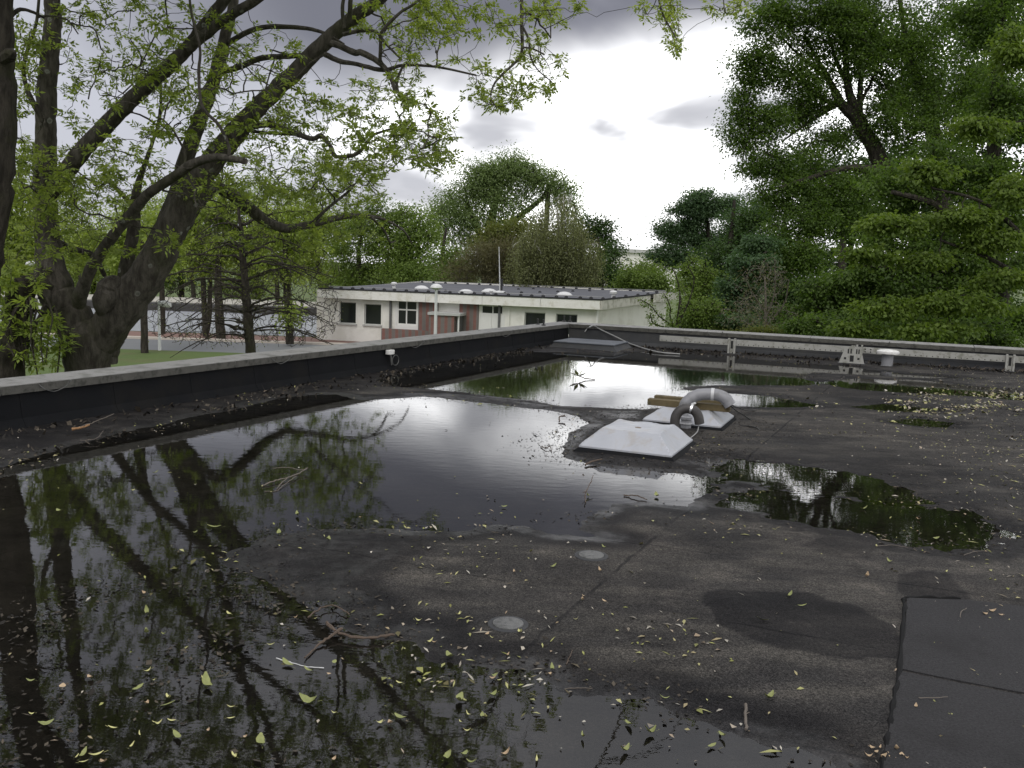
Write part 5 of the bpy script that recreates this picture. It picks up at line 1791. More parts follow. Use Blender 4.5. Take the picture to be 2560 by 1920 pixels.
gb = 'trees on the far canal bank'
for i, (px, Y, cl, lm, lab) in enumerate((
        (40, 96, [(40, 600, 110, 90, 96, 300), (20, 690, 110, 70, 96, 260)], L_YEL, 'yellow green tree far behind the mossy trunk'),
        (230, 100, [(200, 640, 100, 90, 100, 300), (290, 690, 90, 60, 100, 230), (170, 720, 90, 50, 100, 180)], L_YEL, 'yellow green tree across the canal behind the ash fork'),
        (450, 102, [(430, 690, 100, 60, 102, 260), (480, 610, 100, 80, 102, 280)], L_MID, 'green tree across the canal behind the street trees'),
        (640, 104, [(620, 680, 100, 70, 104, 280), (660, 600, 90, 70, 104, 260), (600, 730, 90, 40, 102, 170)], L_YEL, 'yellow green tree across the canal behind the bare tree'),
        (800, 96, [(800, 650, 90, 70, 96, 300), (780, 580, 80, 70, 96, 270), (850, 700, 80, 40, 94, 200), (850, 560, 80, 60, 96, 240)], L_YEL, 'fresh green tree behind the left end of the cream building'),
        (900, 92, [(910, 610, 80, 80, 92, 330), (890, 690, 90, 50, 92, 240), (940, 550, 70, 60, 92, 260), (980, 650, 70, 60, 93, 240)], L_MID, 'green tree behind the four pane window'),
        (1010, 90, [(1000, 640, 80, 80, 90, 330), (1060, 600, 70, 80, 90, 280), (1010, 560, 70, 60, 92, 240), (1040, 690, 80, 40, 88, 200)], L_MID, 'green tree rising over the brick porch'),
        (1110, 86, [(1130, 650, 60, 70, 86, 260), (1120, 700, 70, 30, 84, 130)], L_MID, 'dense green tree left of the brown shrub'))):
    tree('bank_tree', lab, 'tree', [[(px, 800, 0.4, Y), (px + 4, 720, 0.32, Y), (px - 4, 640, 0.22, Y), (px + 6, 570, 0.1, Y)]], cl, lm, M_BARKD, 60 + i, 15, 0.60, 0.6, 0.29, 0.16, group=gb, rtip=0.03)

# ---- willow, birch and neighbours behind the building
tree('willow_tree', 'tall rounded willow crown above the cream building', 'tree',
     [[(1225, 760, 1.0, 108), (1222, 640, 0.8, 108), (1228, 560, 0.55, 108), (1245, 470, 0.3, 108), (1250, 410, 0.15, 108)], [(1222, 640, 0.5, 108), (1190, 560, 0.35, 108), (1165, 500, 0.2, 108)],
      [(1228, 600, 0.5, 108), (1300, 540, 0.35, 108), (1360, 490, 0.25, 108), (1385, 440, 0.15, 108)], [(1370, 480, 0.3, 107), (1366, 560, 0.3, 107), (1364, 600, 0.3, 107)]],
     [(1265, 425, 85, 45, 108, 520), (1210, 450, 80, 50, 108, 420), (1330, 455, 60, 50, 108, 300), (1395, 470, 48, 55, 107, 230), (1425, 535, 30, 50, 107, 90), (1150, 500, 65, 55, 108, 330), (1250, 500, 110, 50, 108, 480),
      (1105, 560, 55, 65, 106, 270), (1180, 560, 80, 45, 107, 240), (1280, 560, 80, 40, 107, 230), (1200, 620, 90, 40, 107, 200)],
     L_WIL, M_BARKD, 81, 17, 0.80, 0.7, 0.32, 0.13, 0.6, nsub=26, rtip=0.04)
tree('maple_tree', 'olive green bushy tree in front of the willow', 'tree', [[(1300, 760, 0.5, 84), (1302, 680, 0.4, 84), (1310, 600, 0.2, 84)]],
     [(1300, 600, 90, 55, 84, 420), (1240, 620, 70, 40, 84, 240), (1360, 620, 80, 60, 84, 300), (1330, 680, 110, 40, 82, 330)], L_OLI, M_BARKD, 82, 16, 0.55, 0.6, 0.26, 0.15)
tree('brown_shrub', 'brownish leafless shrub behind the roof antenna', 'shrub', [[(1230, 760, 0.2, 78), (1228, 700, 0.15, 78), (1235, 640, 0.08, 78)], [(1229, 730, 0.12, 78), (1200, 660, 0.08, 78), (1190, 620, 0.05, 78)], [(1229, 730, 0.12, 78), (1262, 660, 0.08, 78), (1270, 620, 0.05, 78)]],
     [(1220, 650, 65, 55, 78, 330), (1270, 660, 55, 55, 78, 260), (1170, 690, 50, 35, 78, 170)], L_BRN, M_BARKG, 83, 14, 0.6, 0.8, 0.5, 0.05, -0.4, rtip=0.03)
# weeping birch: long hanging strands
bi = thing('birch_tree', 'weeping birch with white trunk and hanging grey green strands', 'tree', tuple(atY(1385, 800, 74)[:2]) + (GROUND,))
sk = Skel(85)
b0 = atY(1382, 760, 74)
sk.limb([(b0[0], b0[1], GROUND, 0.4)] + [tuple(atY(px, py, 74)) + (r,) for px, py, r in ((1384, 720, 0.30), (1398, 650, 0.27), (1402, 600, 0.24), (1398, 565, 0.13), (1394, 540, 0.07), (1392, 520, 0.03))], 8, 5, 0.05)
Tb = np.array(field([(1390, 560, 60, 80, 26), (1360, 620, 90, 50, 30), (1430, 620, 70, 60, 26), (1420, 500, 30, 30, 8)], rng, 73.5, 3.0))
sk.grow(Tb, 0.02, 0.25, 0.012, 5, 0.12, 0.1)
sk.plimb([(1398, 610, 3), (1430, 608, 3), (1455, 590, 2)], 74, 72.5, 5)
sk.plimb([(1392, 690, 2.5), (1450, 650, 2), (1460, 625, 1.6), (1475, 600, 1.2)], 73, 71, 5)
sk.plimb([(1385, 715, 2), (1350, 685, 2), (1320, 672, 1.4)], 73, 71.5, 5)
sk.mb.build('trunk', M_BARKW, bi, True)
top = np.array(field([(1400, 540, 60, 45, 48), (1390, 600, 95, 55, 120), (1340, 620, 70, 50, 80), (1440, 620, 70, 50, 80), (1400, 660, 110, 40, 70)], rng, 73, 3.2))
st_pts, st_mb = [], MB()
for q_ in top:
    ln = rng.uniform(1.6, 4.2)
    k = 9
    z = np.linspace(0, ln, k)
    pts = np.column_stack([q_[0] + rng.normal(0, .25) * z / ln + rng.normal(0, 0.05, k), q_[1] + rng.normal(0, .25) * z / ln + rng.normal(0, 0.05, k), q_[2] - z])
    st_mb.tube(pts[::2], 0.012, 3, False)
    st_pts.append(pts)
st_mb.build('hanging_twigs', M_BARKD, bi)
V, tn = leaf_cloud(np.vstack(st_pts), 14, 0.18, 1.6, 0.18, 0.085, rng, 0.8)
quads_object('crown', V, 4, L_BIR, bi, tn)
tree('dark_bush', 'dark green rounded bush right of the birch', 'bush', [[(1500, 760, 0.4, 82), (1500, 680, 0.3, 82), (1495, 600, 0.15, 82)]],
     [(1490, 600, 60, 60, 84, 260), (1525, 660, 55, 55, 82, 260), (1470, 670, 70, 60, 80, 280), (1560, 700, 50, 35, 80, 170), (1480, 560, 40, 30, 84, 90)], L_DRK, M_BARKD, 86, 16, 0.55, 0.6, 0.25, 0.15)
tree('low_bush', 'pale green bush in the gap right of the roof end', 'bush', [[(1610, 800, 0.2, 74), (1612, 740, 0.15, 74), (1610, 690, 0.08, 74)]],
     [(1600, 690, 55, 40, 74, 250), (1640, 705, 45, 30, 72, 220), (1570, 720, 40, 30, 74, 120)], L_MID, M_BARKD, 87, 16, 0.5, 0.6, 0.22, 0.13)

# ---- right side: chestnut, shrubs, hedge, dead bush
tree('chestnut_tree', 'dark green chestnut between the sky gap and the big maple', 'tree', [[(1770, 900, 0.35, 50), (1775, 740, 0.3, 50), (1778, 640, 0.2, 50), (1765, 540, 0.1, 50)], [(1776, 690, 0.2, 50), (1730, 600, 0.12, 50)], [(1776, 680, 0.2, 50), (1840, 590, 0.12, 50)]],
     [(1740, 510, 70, 40, 50, 340), (1690, 570, 60, 60, 50, 330), (1725, 530, 60, 45, 50, 220), (1800, 510, 60, 45, 50, 280), (1660, 640, 45, 50, 49, 200), (1780, 600, 60, 45, 51, 200), (1740, 585, 60, 45, 50.5, 240), (1840, 570, 60, 60, 48, 320), (1720, 650, 60, 40, 49, 160), (1850, 640, 80, 60, 47, 380), (1790, 690, 90, 40, 47, 320), (1900, 520, 60, 50, 48, 240)],
     L_CHE, M_BARKD, 91, 16, 0.26, 0.40, 0.145, 0.08, 0.5, nsub=22, ys=1.8)
tree('ivy_column', 'upright bush with climbing ivy in front of the chestnut', 'bush', [[(1765, 880, 0.12, 42), (1766, 760, 0.1, 42), (1762, 660, 0.06, 42)], [(1815, 860, 0.1, 42), (1818, 740, 0.08, 42), (1812, 690, 0.05, 42)]],
     [(1762, 700, 26, 60, 42, 170), (1766, 780, 34, 60, 42, 220), (1816, 740, 24, 60, 42, 150), (1735, 690, 40, 50, 43, 240), (1740, 770, 40, 60, 43, 330), (1705, 715, 25, 25, 56, 60)], L_MID, M_BARKD, 92, 9, 0.16, 0.8, 0.13, 0.08, 0.5)
tree('broadleaf_shrub', 'layered broad leaved shrub below the chestnut', 'shrub', [[(1870, 900, 0.12, 38), (1872, 780, 0.1, 38), (1868, 680, 0.06, 38)]],
     [(1870, 660, 70, 30, 38, 260), (1850, 720, 60, 30, 38, 230), (1900, 620, 60, 40, 40, 230), (1830, 770, 70, 30, 38, 230), (1760, 820, 90, 40, 37, 330), (1850, 810, 70, 40, 36, 280)], L_CHE, M_BARKD, 93, 10, 0.22, 0.3, 0.16, 0.10, 0.5)
tree('green_bush', 'bright leafy bush hiding the right corner of the cream building', 'bush', [[(1700, 900, 0.1, 36), (1702, 800, 0.08, 36), (1700, 740, 0.05, 36)]],
     [(1735, 780, 36, 50, 36, 260), (1712, 822, 26, 20, 36, 120), (1770, 790, 50, 50, 36, 230)], L_MID, M_BARKD, 94, 9, 0.16, 0.6, 0.11, 0.06, 0.3)
db = thing('dead_bush', 'grey brown leafless bush tangled among the green shrubs', 'shrub', tuple(atY(1910, 900, 32)[:2]) + (GROUND,))
sk = Skel(96)
b0 = atY(1910, 900, 32)
sk.limb([(b0[0], b0[1], GROUND, 0.1)] + [tuple(atY(px, py, 32)) + (r,) for px, py, r in ((1912, 840, 0.07), (1914, 770, 0.05), (1912, 690, 0.03))], 6, 4, 0.1)
sk.plimb([(1912, 800, 2.5), (1935, 740, 2), (1938, 670, 1.4), (1935, 650, 1)], 32, 31, 5)
sk.plimb([(1912, 780, 2.5), (1880, 730, 2), (1860, 690, 1.4)], 32, 31.5, 5)
sk.plimb([(1912, 820, 2.5), (1960, 760, 2), (1972, 700, 1.2)], 32, 31, 5)
Tb = np.array(field([(1900, 720, 70, 60, 160), (1920, 790, 80, 35, 170), (1850, 790, 60, 40, 90), (1930, 680, 40, 40, 60)], rng, 31.2, 1.4))
sk.grow(Tb, 0.007, 0.15, 0.006, 3, 0.22, 0.03)
sk.mb.build('trunk', M_BARKG, db, True)
V, tn = leaf_cloud(Tb[::2], 4, 0.18, 0.8, 0.12, 0.03, rng)
quads_object('crown', V, 4, L_BRN, db, tn)
tree('olive_hedge', 'low yellowish olive hedge just above the far parapet', 'hedge', [[(1880, 940, 0.06, 28.5), (1882, 880, 0.05, 28.5), (1884, 850, 0.03, 28.5)]],
     [(1820, 842, 50, 18, 28.5, 220), (1890, 836, 50, 20, 28.5, 260), (1945, 838, 40, 20, 28.3, 220), (1860, 860, 90, 20, 28.2, 260)], L_OLI, M_BARKD, 97, 9, 0.12, 0.5, 0.07, 0.03, -0.2)
# long shoots in front of the building corner
sh = thing('bramble_shoot', 'arching leafy shoots in front of the right end wall', 'shrub', tuple(atY(1690, 900, 34)[:2]) + (GROUND,))
sk = Skel(98)
b0 = atY(1690, 860, 34)
sk.limb([(b0[0], b0[1], GROUND, 0.05), (b0[0], b0[1], -1.5, 0.04), tuple(atY(1684, 818, 34)) + (0.03,)], 5, 4)
shp = []
for path in ([(1684, 818), (1668, 805), (1648, 790), (1630, 768), (1612, 754), (1600, 750)], [(1684, 822), (1650, 815), (1633, 808), (1628, 795), (1626, 785)], [(1690, 815), (1720, 760), (1735, 700), (1720, 665)], [(1690, 815), (1700, 740), (1690, 690), (1680, 670)],
             [(1684, 818), (1675, 790), (1676, 770), (1668, 748), (1660, 735)]):
    sk.plimb([(x, y, 2.2 - 0.3 * i) for i, (x, y) in enumerate(path)], 34, 33.5, 5)
    A = catmull([atY(x, y, 33.8) for x, y in path], 8)
    shp.append(A)
sk.mb.build('stems', M_BARKD, sh)
V, tn = leaf_cloud(np.vstack(shp), 5, 0.07, 0.9, 0.11, 0.06, rng)
quads_object('crown', V, 4, L_MID, sh, tn)

# ---- big maple on the right with the leaning bare limb
big = [[(2400, 1000, 0.42, 34), (2380, 800, 0.40, 34), (2300, 600, 0.36, 34), (2215, 430, 0.32, 34), (2150, 310, 0.28, 34), (2118, 268, 0.22, 34)],
       [(2130, 285, 0.24, 34), (2100, 255, 0.18, 34), (2085, 225, 0.13, 34), (2050, 160, 0.08, 34), (2010, 90, 0.05, 34)],
       [(2150, 300, 0.2, 34), (2120, 220, 0.14, 33.8), (2112, 130, 0.10, 33.6), (2095, 60, 0.07, 33.5), (2070, -40, 0.05, 33.5)],
       [(2150, 290, 0.12, 34), (2150, 220, 0.10, 34), (2155, 130, 0.08, 34), (2165, 20, 0.05, 34)],
       [(2105, 262, 0.12, 34), (2060, 250, 0.08, 34), (2000, 205, 0.06, 33.6), (1950, 170, 0.04, 33.4)],
       [(2100, 250, 0.10, 34), (2040, 280, 0.07, 34), (1980, 300, 0.05, 33.8), (1900, 330, 0.03, 33.6)],
       [(2100, 240, 0.08, 34), (2060, 190, 0.06, 34), (2000, 140, 0.05, 34), (1950, 90, 0.03, 34)], [(2112, 200, 0.08, 34), (2080, 120, 0.05, 34), (2060, 40, 0.03, 34)], [(2140, 280, 0.07, 34), (2180, 200, 0.05, 34), (2210, 120, 0.03, 34)], [(2095, 262, 0.07, 34), (2030, 300, 0.05, 34), (1960, 350, 0.03, 33.6)],
       [(2215, 430, 0.2, 34), (2130, 420, 0.12, 33), (2040, 440, 0.08, 32.5), (1950, 470, 0.05, 32)],
       [(2380, 700, 0.35, 34), (2350, 420, 0.30, 34.5), (2320, 260, 0.24, 35), (2300, 210, 0.2, 35), (2270, 120, 0.12, 35), (2250, 0, 0.08, 35), (2240, -120, 0.05, 35)]]
tree('maple_tree', 'huge dark maple with a leaning bare limb against the bright sky', 'tree', big,
     [(1930, 60, 90, 80, 33.5, 380), (2000, 200, 70, 80, 33.5, 200), (2090, 60, 80, 70, 33, 220), (2160, 120, 70, 80, 33, 200), (1870, 160, 50, 60, 33.5, 170), (1930, 190, 80, 70, 33.5, 260), (1860, 260, 50, 60, 33.5, 150), (1850, 330, 55, 55, 33.5, 190), (1930, 310, 80, 60, 33.3, 240), (1900, 400, 70, 60, 33, 240), (2000, 410, 90, 50, 33, 190),
      (1960, 480, 90, 55, 32.5, 270), (2060, 480, 90, 60, 32.5, 330), (2050, 30, 110, 60, 33.5, 320), (2180, 40, 110, 80, 33.5, 360), (2220, 160, 90, 80, 34, 300), (2220, 290, 80, 80, 33.5, 240), (2080, 160, 80, 90, 34, 210), (2000, 130, 70, 70, 34, 170), (2020, 260, 80, 60, 34, 190), (1990, 280, 60, 50, 35, 150), (2110, 330, 60, 50, 35, 130), (2060, 360, 80, 50, 34, 170), (2150, 180, 60, 90, 34.5, 110), (2270, 240, 80, 80, 34.5, 200), (2160, 470, 80, 60, 33, 260), (2150, 560, 130, 70, 32.5, 480), (2000, 560, 100, 60, 32, 380),
      (2330, 80, 110, 100, 34, 420), (2400, 220, 120, 110, 34, 460), (2330, 340, 110, 90, 33.5, 400), (1990, 640, 110, 60, 31.5, 420), (2010, -120, 160, 110, 33.5, 380), (2250, -140, 180, 120, 33.5, 420)],
     L_MAP, M_BARKD, 101, 15, 0.22, 0.5, 0.105, 0.07, 0.45, nsub=34, subr=0.30, ys=1.3, rtip=0.012, kk=0.012)
tree('maple_tree', 'leafy maple in front of the right edge with bright green lower sprays', 'tree',
     [[(2520, 1050, 0.4, 28), (2500, 800, 0.36, 28), (2480, 560, 0.28, 28), (2490, 300, 0.2, 28), (2500, 100, 0.12, 28), (2520, -100, 0.06, 28)], [(2490, 650, 0.2, 28), (2350, 520, 0.12, 27.5), (2230, 480, 0.06, 27)], [(2495, 720, 0.2, 28), (2300, 680, 0.1, 27), (2150, 660, 0.05, 26.5)]],
     [(2480, 60, 120, 110, 28, 420), (2530, 260, 110, 130, 27.6, 480), (2400, 420, 150, 90, 28, 560), (2500, 520, 120, 100, 27, 480), (2260, 470, 110, 80, 28, 380), (2300, 600, 150, 80, 27.4, 560), (2450, 680, 150, 90, 27, 560), (2200, 700, 130, 70, 27, 480), (2080, 730, 100, 60, 27.5, 360),
      (2350, 780, 160, 60, 26.6, 480), (2150, 800, 120, 50, 26.8, 380), (2510, 800, 110, 70, 26.4, 380), (2020, 800, 80, 40, 27.6, 250), (2480, -150, 160, 120, 28, 360)],
     L_MAP, M_BARKD, 102, 13, 0.20, 0.36, 0.12, 0.08, 0.55, nsub=30, subr=0.32, rtip=0.01, kk=0.012, ys=1.15)
tree('hornbeam_tree', 'bright green leafy tree leaning over the far parapet at the right edge', 'tree',
     [[(2700, 1050, 0.25, 24.5), (2680, 800, 0.22, 24.5), (2640, 600, 0.16, 24.5), (2600, 400, 0.1, 24.5), (2580, 150, 0.05, 24.5)], [(2680, 780, 0.1, 24.5), (2500, 660, 0.06, 24.2), (2350, 600, 0.03, 24)], [(2660, 700, 0.1, 24.5), (2480, 520, 0.05, 24.2), (2330, 470, 0.03, 24)]],
     [(2320, 430, 90, 26, 24.2, 116), (2450, 320, 80, 30, 24.2, 93), (2230, 560, 90, 26, 24.0, 124), (2400, 545, 110, 30, 24.0, 147), (2480, 600, 80, 40, 24, 139), (2160, 640, 70, 24, 24, 93), (2300, 650, 70, 26, 24, 93), (2530, 130, 40, 70, 24.3, 139), (2540, 480, 50, 50, 24, 108),
      (2400, 760, 120, 30, 23.6, 170), (2200, 770, 90, 26, 23.6, 108), (2500, 700, 70, 30, 23.8, 108), (2340, 830, 110, 24, 23.4, 139), (2130, 820, 60, 20, 23.8, 77)],
     L_BRI, M_BARKD, 103, 13, 0.16, 0.28, 0.13, 0.085, 0.65, nsub=14, subr=0.42, rtip=0.008, kk=0.010, ys=1.05)

gr_ = 'trees closing the view behind the big maples'
for i, (px, Y, cl) in enumerate((
        (1830, 80, [(1830, 640, 90, 60, 80, 260), (1800, 740, 110, 60, 78, 320), (1890, 570, 70, 60, 80, 220), (1910, 690, 80, 50, 80, 300)]),
        (1960, 78, [(1960, 620, 110, 80, 78, 400), (1990, 740, 120, 70, 76, 420), (1900, 780, 90, 50, 75, 240), (2050, 650, 90, 60, 78, 320)]),
        (2130, 74, [(2130, 560, 120, 90, 74, 460), (2150, 700, 130, 90, 73, 520), (2090, 800, 120, 50, 72, 320), (2200, 440, 100, 90, 74, 260)]),
        (2110, 64, [(2160, 90, 150, 100, 64, 230), (2010, 430, 110, 70, 64, 200), (2200, 410, 120, 80, 64, 240), (2100, 500, 130, 60, 64, 240), (2270, 230, 110, 110, 64, 260)]),
        (2310, 72, [(2300, 480, 130, 110, 72, 520), (2330, 650, 130, 110, 71, 560), (2300, 800, 130, 60, 70, 360), (2330, 300, 120, 110, 72, 300), (2330, 100, 120, 110, 72, 200)]),
        (2500, 60, [(2500, 420, 140, 130, 60, 560), (2520, 620, 140, 120, 60, 560), (2500, 800, 140, 70, 58, 400), (2460, 250, 110, 110, 60, 420), (2500, 60, 120, 120, 60, 420)]),
        (2760, 56, [(2740, 420, 150, 150, 56, 380), (2760, 650, 150, 150, 56, 380), (2720, 180, 140, 140, 56, 320), (2760, 820, 150, 90, 55, 240), (2980, 500, 160, 250, 56, 420), (2980, 800, 160, 120, 56, 260)]))):
    tree('belt_tree', ['dark tree just right of the chestnut', 'dark tree behind the dead bush', 'dark tree behind the leaning maple limb', 'tall dark tree filling the gaps round the leaning limb', 'dark tree behind the second maple trunk', 'dark tree behind the right edge foliage', 'dark tree standing just beyond the right edge of the view'][i], 'tree',
         [[(px, 1000, 0.45, Y), (px + 5, 800, 0.40, Y), (px - 5, 650, 0.28, Y), (px + 6, 500, 0.12, Y)]], cl, L_DRK, M_BARKD, 110 + i, 10, 0.55, 0.5, 0.30, 0.19, group=gr_, rtip=0.025)
gu_ = 'low shrubs along the foot of the far parapet'
for i, (px, lab) in enumerate(((2060, 'leafy shrub behind the far parapet left of the trapezoid foot'), (2200, 'leafy shrub behind the far parapet above the capped vent'), (2340, 'leafy shrub behind the far parapet right of the capped vent'), (2480, 'leafy shrub behind the far parapet at the right rail bracket'))):
    tree('low_shrub', lab, 'shrub', [[(px, 960, 0.06, 27), (px + 3, 900, 0.05, 27), (px, 860, 0.03, 27)]], [(px, 856, 80, 34, 27, 260), (px + 30, 890, 80, 30, 26.6, 160), (px - 30, 820, 70, 34, 27.4, 220)],
         L_MAP, M_BARKD, 120 + i, 11, 0.15, 0.5, 0.11, 0.065, 0.4, group=gu_)

# ------------------------------------------------------------------ fallen leaves, twigs, debris
def litmat(name, cols, rough=0.6):
    m, h, out = newmat(name)
    a = h.n('ShaderNodeAttribute', attribute_name='tint').outputs['Fac']
    r = h.n('ShaderNodeValToRGB')
    h.t.links.new(a, r.inputs[0])
    e = r.color_ramp.elements
    while len(e) < len(cols):
        e.new(0.5)
    for i, c in enumerate(cols):
        e[i].position = i / max(1, len(cols) - 1)
        e[i].color = (*c, 1)
    p = h.n('ShaderNodeBsdfPrincipled', ins={'Base Color': r.outputs[0], 'Roughness': rough, 'Specular IOR Level': 0.3})
    h.t.links.new(p.outputs[0], out.inputs[0])
    return m


M_LIT = litmat('leaf_scraps', [(0.09, 0.07, 0.04), (0.22, 0.23, 0.06), (0.36, 0.35, 0.15), (0.27, 0.20, 0.13), (0.48, 0.45, 0.38), (0.11, 0.085, 0.055)])
M_DEB = litmat('dark_debris', [(0.010, 0.009, 0.007), (0.018, 0.015, 0.011), (0.035, 0.028, 0.02), (0.09, 0.075, 0.055)], 0.8)
M_LEAFG = simple('fallen_leaf_green', (0.23, 0.25, 0.085), 0.6, 0.4, 40.0, (0.17, 0.16, 0.05), 0.5, 30.0)
M_LEAFY = simple('fallen_leaf_yellow', (0.50, 0.48, 0.20), 0.5, 0.2, 40.0)
M_LEAFB = simple('fallen_leaf_tan', (0.42, 0.31, 0.19), 0.6, 0.3, 40.0)
M_TWIG = simple('twig_bark', (0.085, 0.060, 0.042), 0.8, 0.4, 30.0)
M_TWIGP = simple('pale_twig', (0.12, 0.10, 0.08), 0.7, 0.3, 30.0)
rng = np.random.default_rng(77)


def surf(P):
    h_, w_, s_ = roof_field(P)
    return np.maximum(h_, 0.0015), s_


def scatter(n, density, L, Wd, mat, name, label, lift=0.003, tilt=0.25, y0=2.2, y1=22.0, curl=0.0):
    """flat scraps on the roof; density(P,s) in 0..1; drawn with equal odds per square metre"""
    out = []
    tries = 0
    while sum(len(o) for o in out) < n and tries < 60:
        tries += 1
        m_ = 6000
        # uniform over the visible wedge of the roof
        y = np.sqrt(rng.uniform(y0 ** 2, y1 ** 2, m_))
        x = rng.uniform(-0.66, 0.66, m_) * y
        P = np.column_stack([x, y])
        P = P[inroof(P)]
        b_, a_ = st(P)
        P = P[(b_ > 0.04) & (a_ > 0.04)]
        z, s_ = surf(P)
        k = rng.random(len(P)) < density(P, s_)
        out.append(np.column_stack([P[k], z[k]]))
    P = np.vstack(out)[:n]
    N = len(P)
    an = rng.uniform(0, 2 * math.pi, N)
    d = np.column_stack([np.cos(an), np.sin(an), rng.normal(0, tilt, N)])
    s = np.column_stack([-np.sin(an), np.cos(an), rng.normal(0, tilt, N)])
    l_ = (L * np.clip(rng.lognormal(-0.15, 0.45, N), 0.3, 2.5))[:, None]
    w_ = (Wd * np.clip(rng.lognormal(-0.1, 0.4, N), 0.3, 2.2))[:, None]
    c = P + np.array([0, 0, lift])
    up = np.array([0, 0, 1.0])
    V = np.stack([c - d * l_ * 0.5, c + s * w_ * 0.5 + up * curl * w_, c + d * l_ * 0.5, c - s * w_ * 0.5 + up * curl * w_], 1)
    o = quads_object(name, V.reshape(-1, 3), 4, mat, None, rng.random(N))
    tag(o, label, None, None, 'stuff')
    return o


VNL = VN(9)


def dens_light(P, s):
    x, y = P[:, 0], P[:, 1]
    b_, a_ = st(P)
    d = 0.10 + 0.55 * np.clip(VNL(x, y, 1.1) * 3 - 0.2, 0, 1)
    d += 0.5 * np.exp(-(s / 0.25) ** 2) * np.clip(VNL(x, y, 2.0) * 3 + 0.2, 0, 1)
    d += 0.75 * ((y < 4.2) & (x < 1.0)) * np.clip(VNL(x, y, 1.6) * 2 + 0.5, 0, 1)
    d += 0.7 * np.clip((x - 0.42 * y) / 1.5, 0, 1)
    d *= np.where(s < -0.3, 0.25, 1.0) * np.where(y > 9, 0.7, 1.0)
    return np.clip(d, 0, 1)


scatter(3800, dens_light, 0.022, 0.011, M_LIT, 'leaf_scraps', 'pale yellow bud scales and leaf scraps sprinkled over the wet roof', 0.004, 0.3, curl=0.2)
scatter(750, lambda P, s: np.clip(dens_light(P, s) - 0.28, 0, 1) * (P[:, 1] < 12), 0.040, 0.014, M_LIT, 'leaf_strips', 'larger pale green leaf strips lying on felt and water', 0.005, 0.2, curl=0.25)


def dens_dark(P, s):
    x, y = P[:, 0], P[:, 1]
    b_, a_ = st(P)
    n = VNL(x, y, 2.6)
    wall = 0.8 * np.exp(-(np.clip(b_ - 0.10, 0, 9) / (0.42 + 0.5 * n)) ** 2) * np.clip((8.5 - y) / 4, 0.25, 1) + 0.9 * np.exp(-(a_ / 0.45) ** 2)
    shore = 0.75 * np.exp(-((s - 0.02) / 0.16) ** 2) * np.clip(n * 2.5 + 0.45, 0, 1)
    sky_ = sum(np.exp(-((np.hypot(x - c_[0], y - c_[1]) - 0.75) / 0.30) ** 2) for c_ in (c1, c2)) * 0.8
    near = 0.8 * ((y < 4.4) & (s < 0.1)) * np.clip(n * 3 + 0.3, 0, 1)
    return np.clip(wall + shore + sky_ + near, 0, 1)


scatter(14000, dens_dark, 0.022, 0.014, M_DEB, 'wet_debris', 'dark wet leaf mould and crumbs along parapets and puddle edges', 0.003, 0.22)
scatter(2000, lambda P, s: dens_dark(P, s) * (np.minimum(*st(P)) < 1.2), 0.05, 0.03, M_DEB, 'leaf_mould', 'heaped dark rotting leaves against the parapets', 0.012, 0.7)
# yellow litter drift at the right
scatter(900, lambda P, s: np.clip(np.exp(-((P[:, 0] - 0.52 * P[:, 1]) / 1.1) ** 2) * np.exp(-((P[:, 1] - 12.2) / 1.3) ** 2) * (0.4 + VNL(P[:, 0], P[:, 1], 3.0) * 2), 0, 1), 0.05, 0.03, M_LIT, 'yellow_litter', 'drift of yellow leaf litter at the right of the roof', 0.006, 0.3, 10.0, 15.0)


def leafmesh(name, L, Wd, mat, curl, seed):
    r = np.random.default_rng(seed)
    n = 7
    vs, fs = [], []
    for i in range(n):
        t = i / (n - 1)
        w_ = Wd * 0.5 * math.sin(math.pi * min(1, t * 0.92 + 0.04)) ** 0.8 * (1 + r.normal(0, 0.07))
        x = (t - 0.5) * L
        z = curl * L * (t - 0.45) ** 2 * 2
        bend = 0.10 * L * math.sin(t * 2.4)
        vs += [(x, -w_ + bend, z + w_ * 0.30), (x, bend, z), (x, w_ + bend, z + w_ * 0.30)]
    for i in range(n - 1):
        a = i * 3
        fs += [(a, a + 3, a + 4, a + 1), (a + 1, a + 4, a + 5, a + 2)]
    # stalk
    k = len(vs)
    vs += [(-0.5 * L, -0.001, 0), (-0.5 * L - 0.3 * L, -0.001, 0.004), (-0.5 * L - 0.3 * L, 0.001, 0.004), (-0.5 * L, 0.001, 0)]
    fs.append((k, k + 1, k + 2, k + 3))
    me = bpy.data.meshes.new(name)
    me.from_pydata(vs, [], fs)
    me.materials.append(mat)
    me.shade_smooth()
    return me


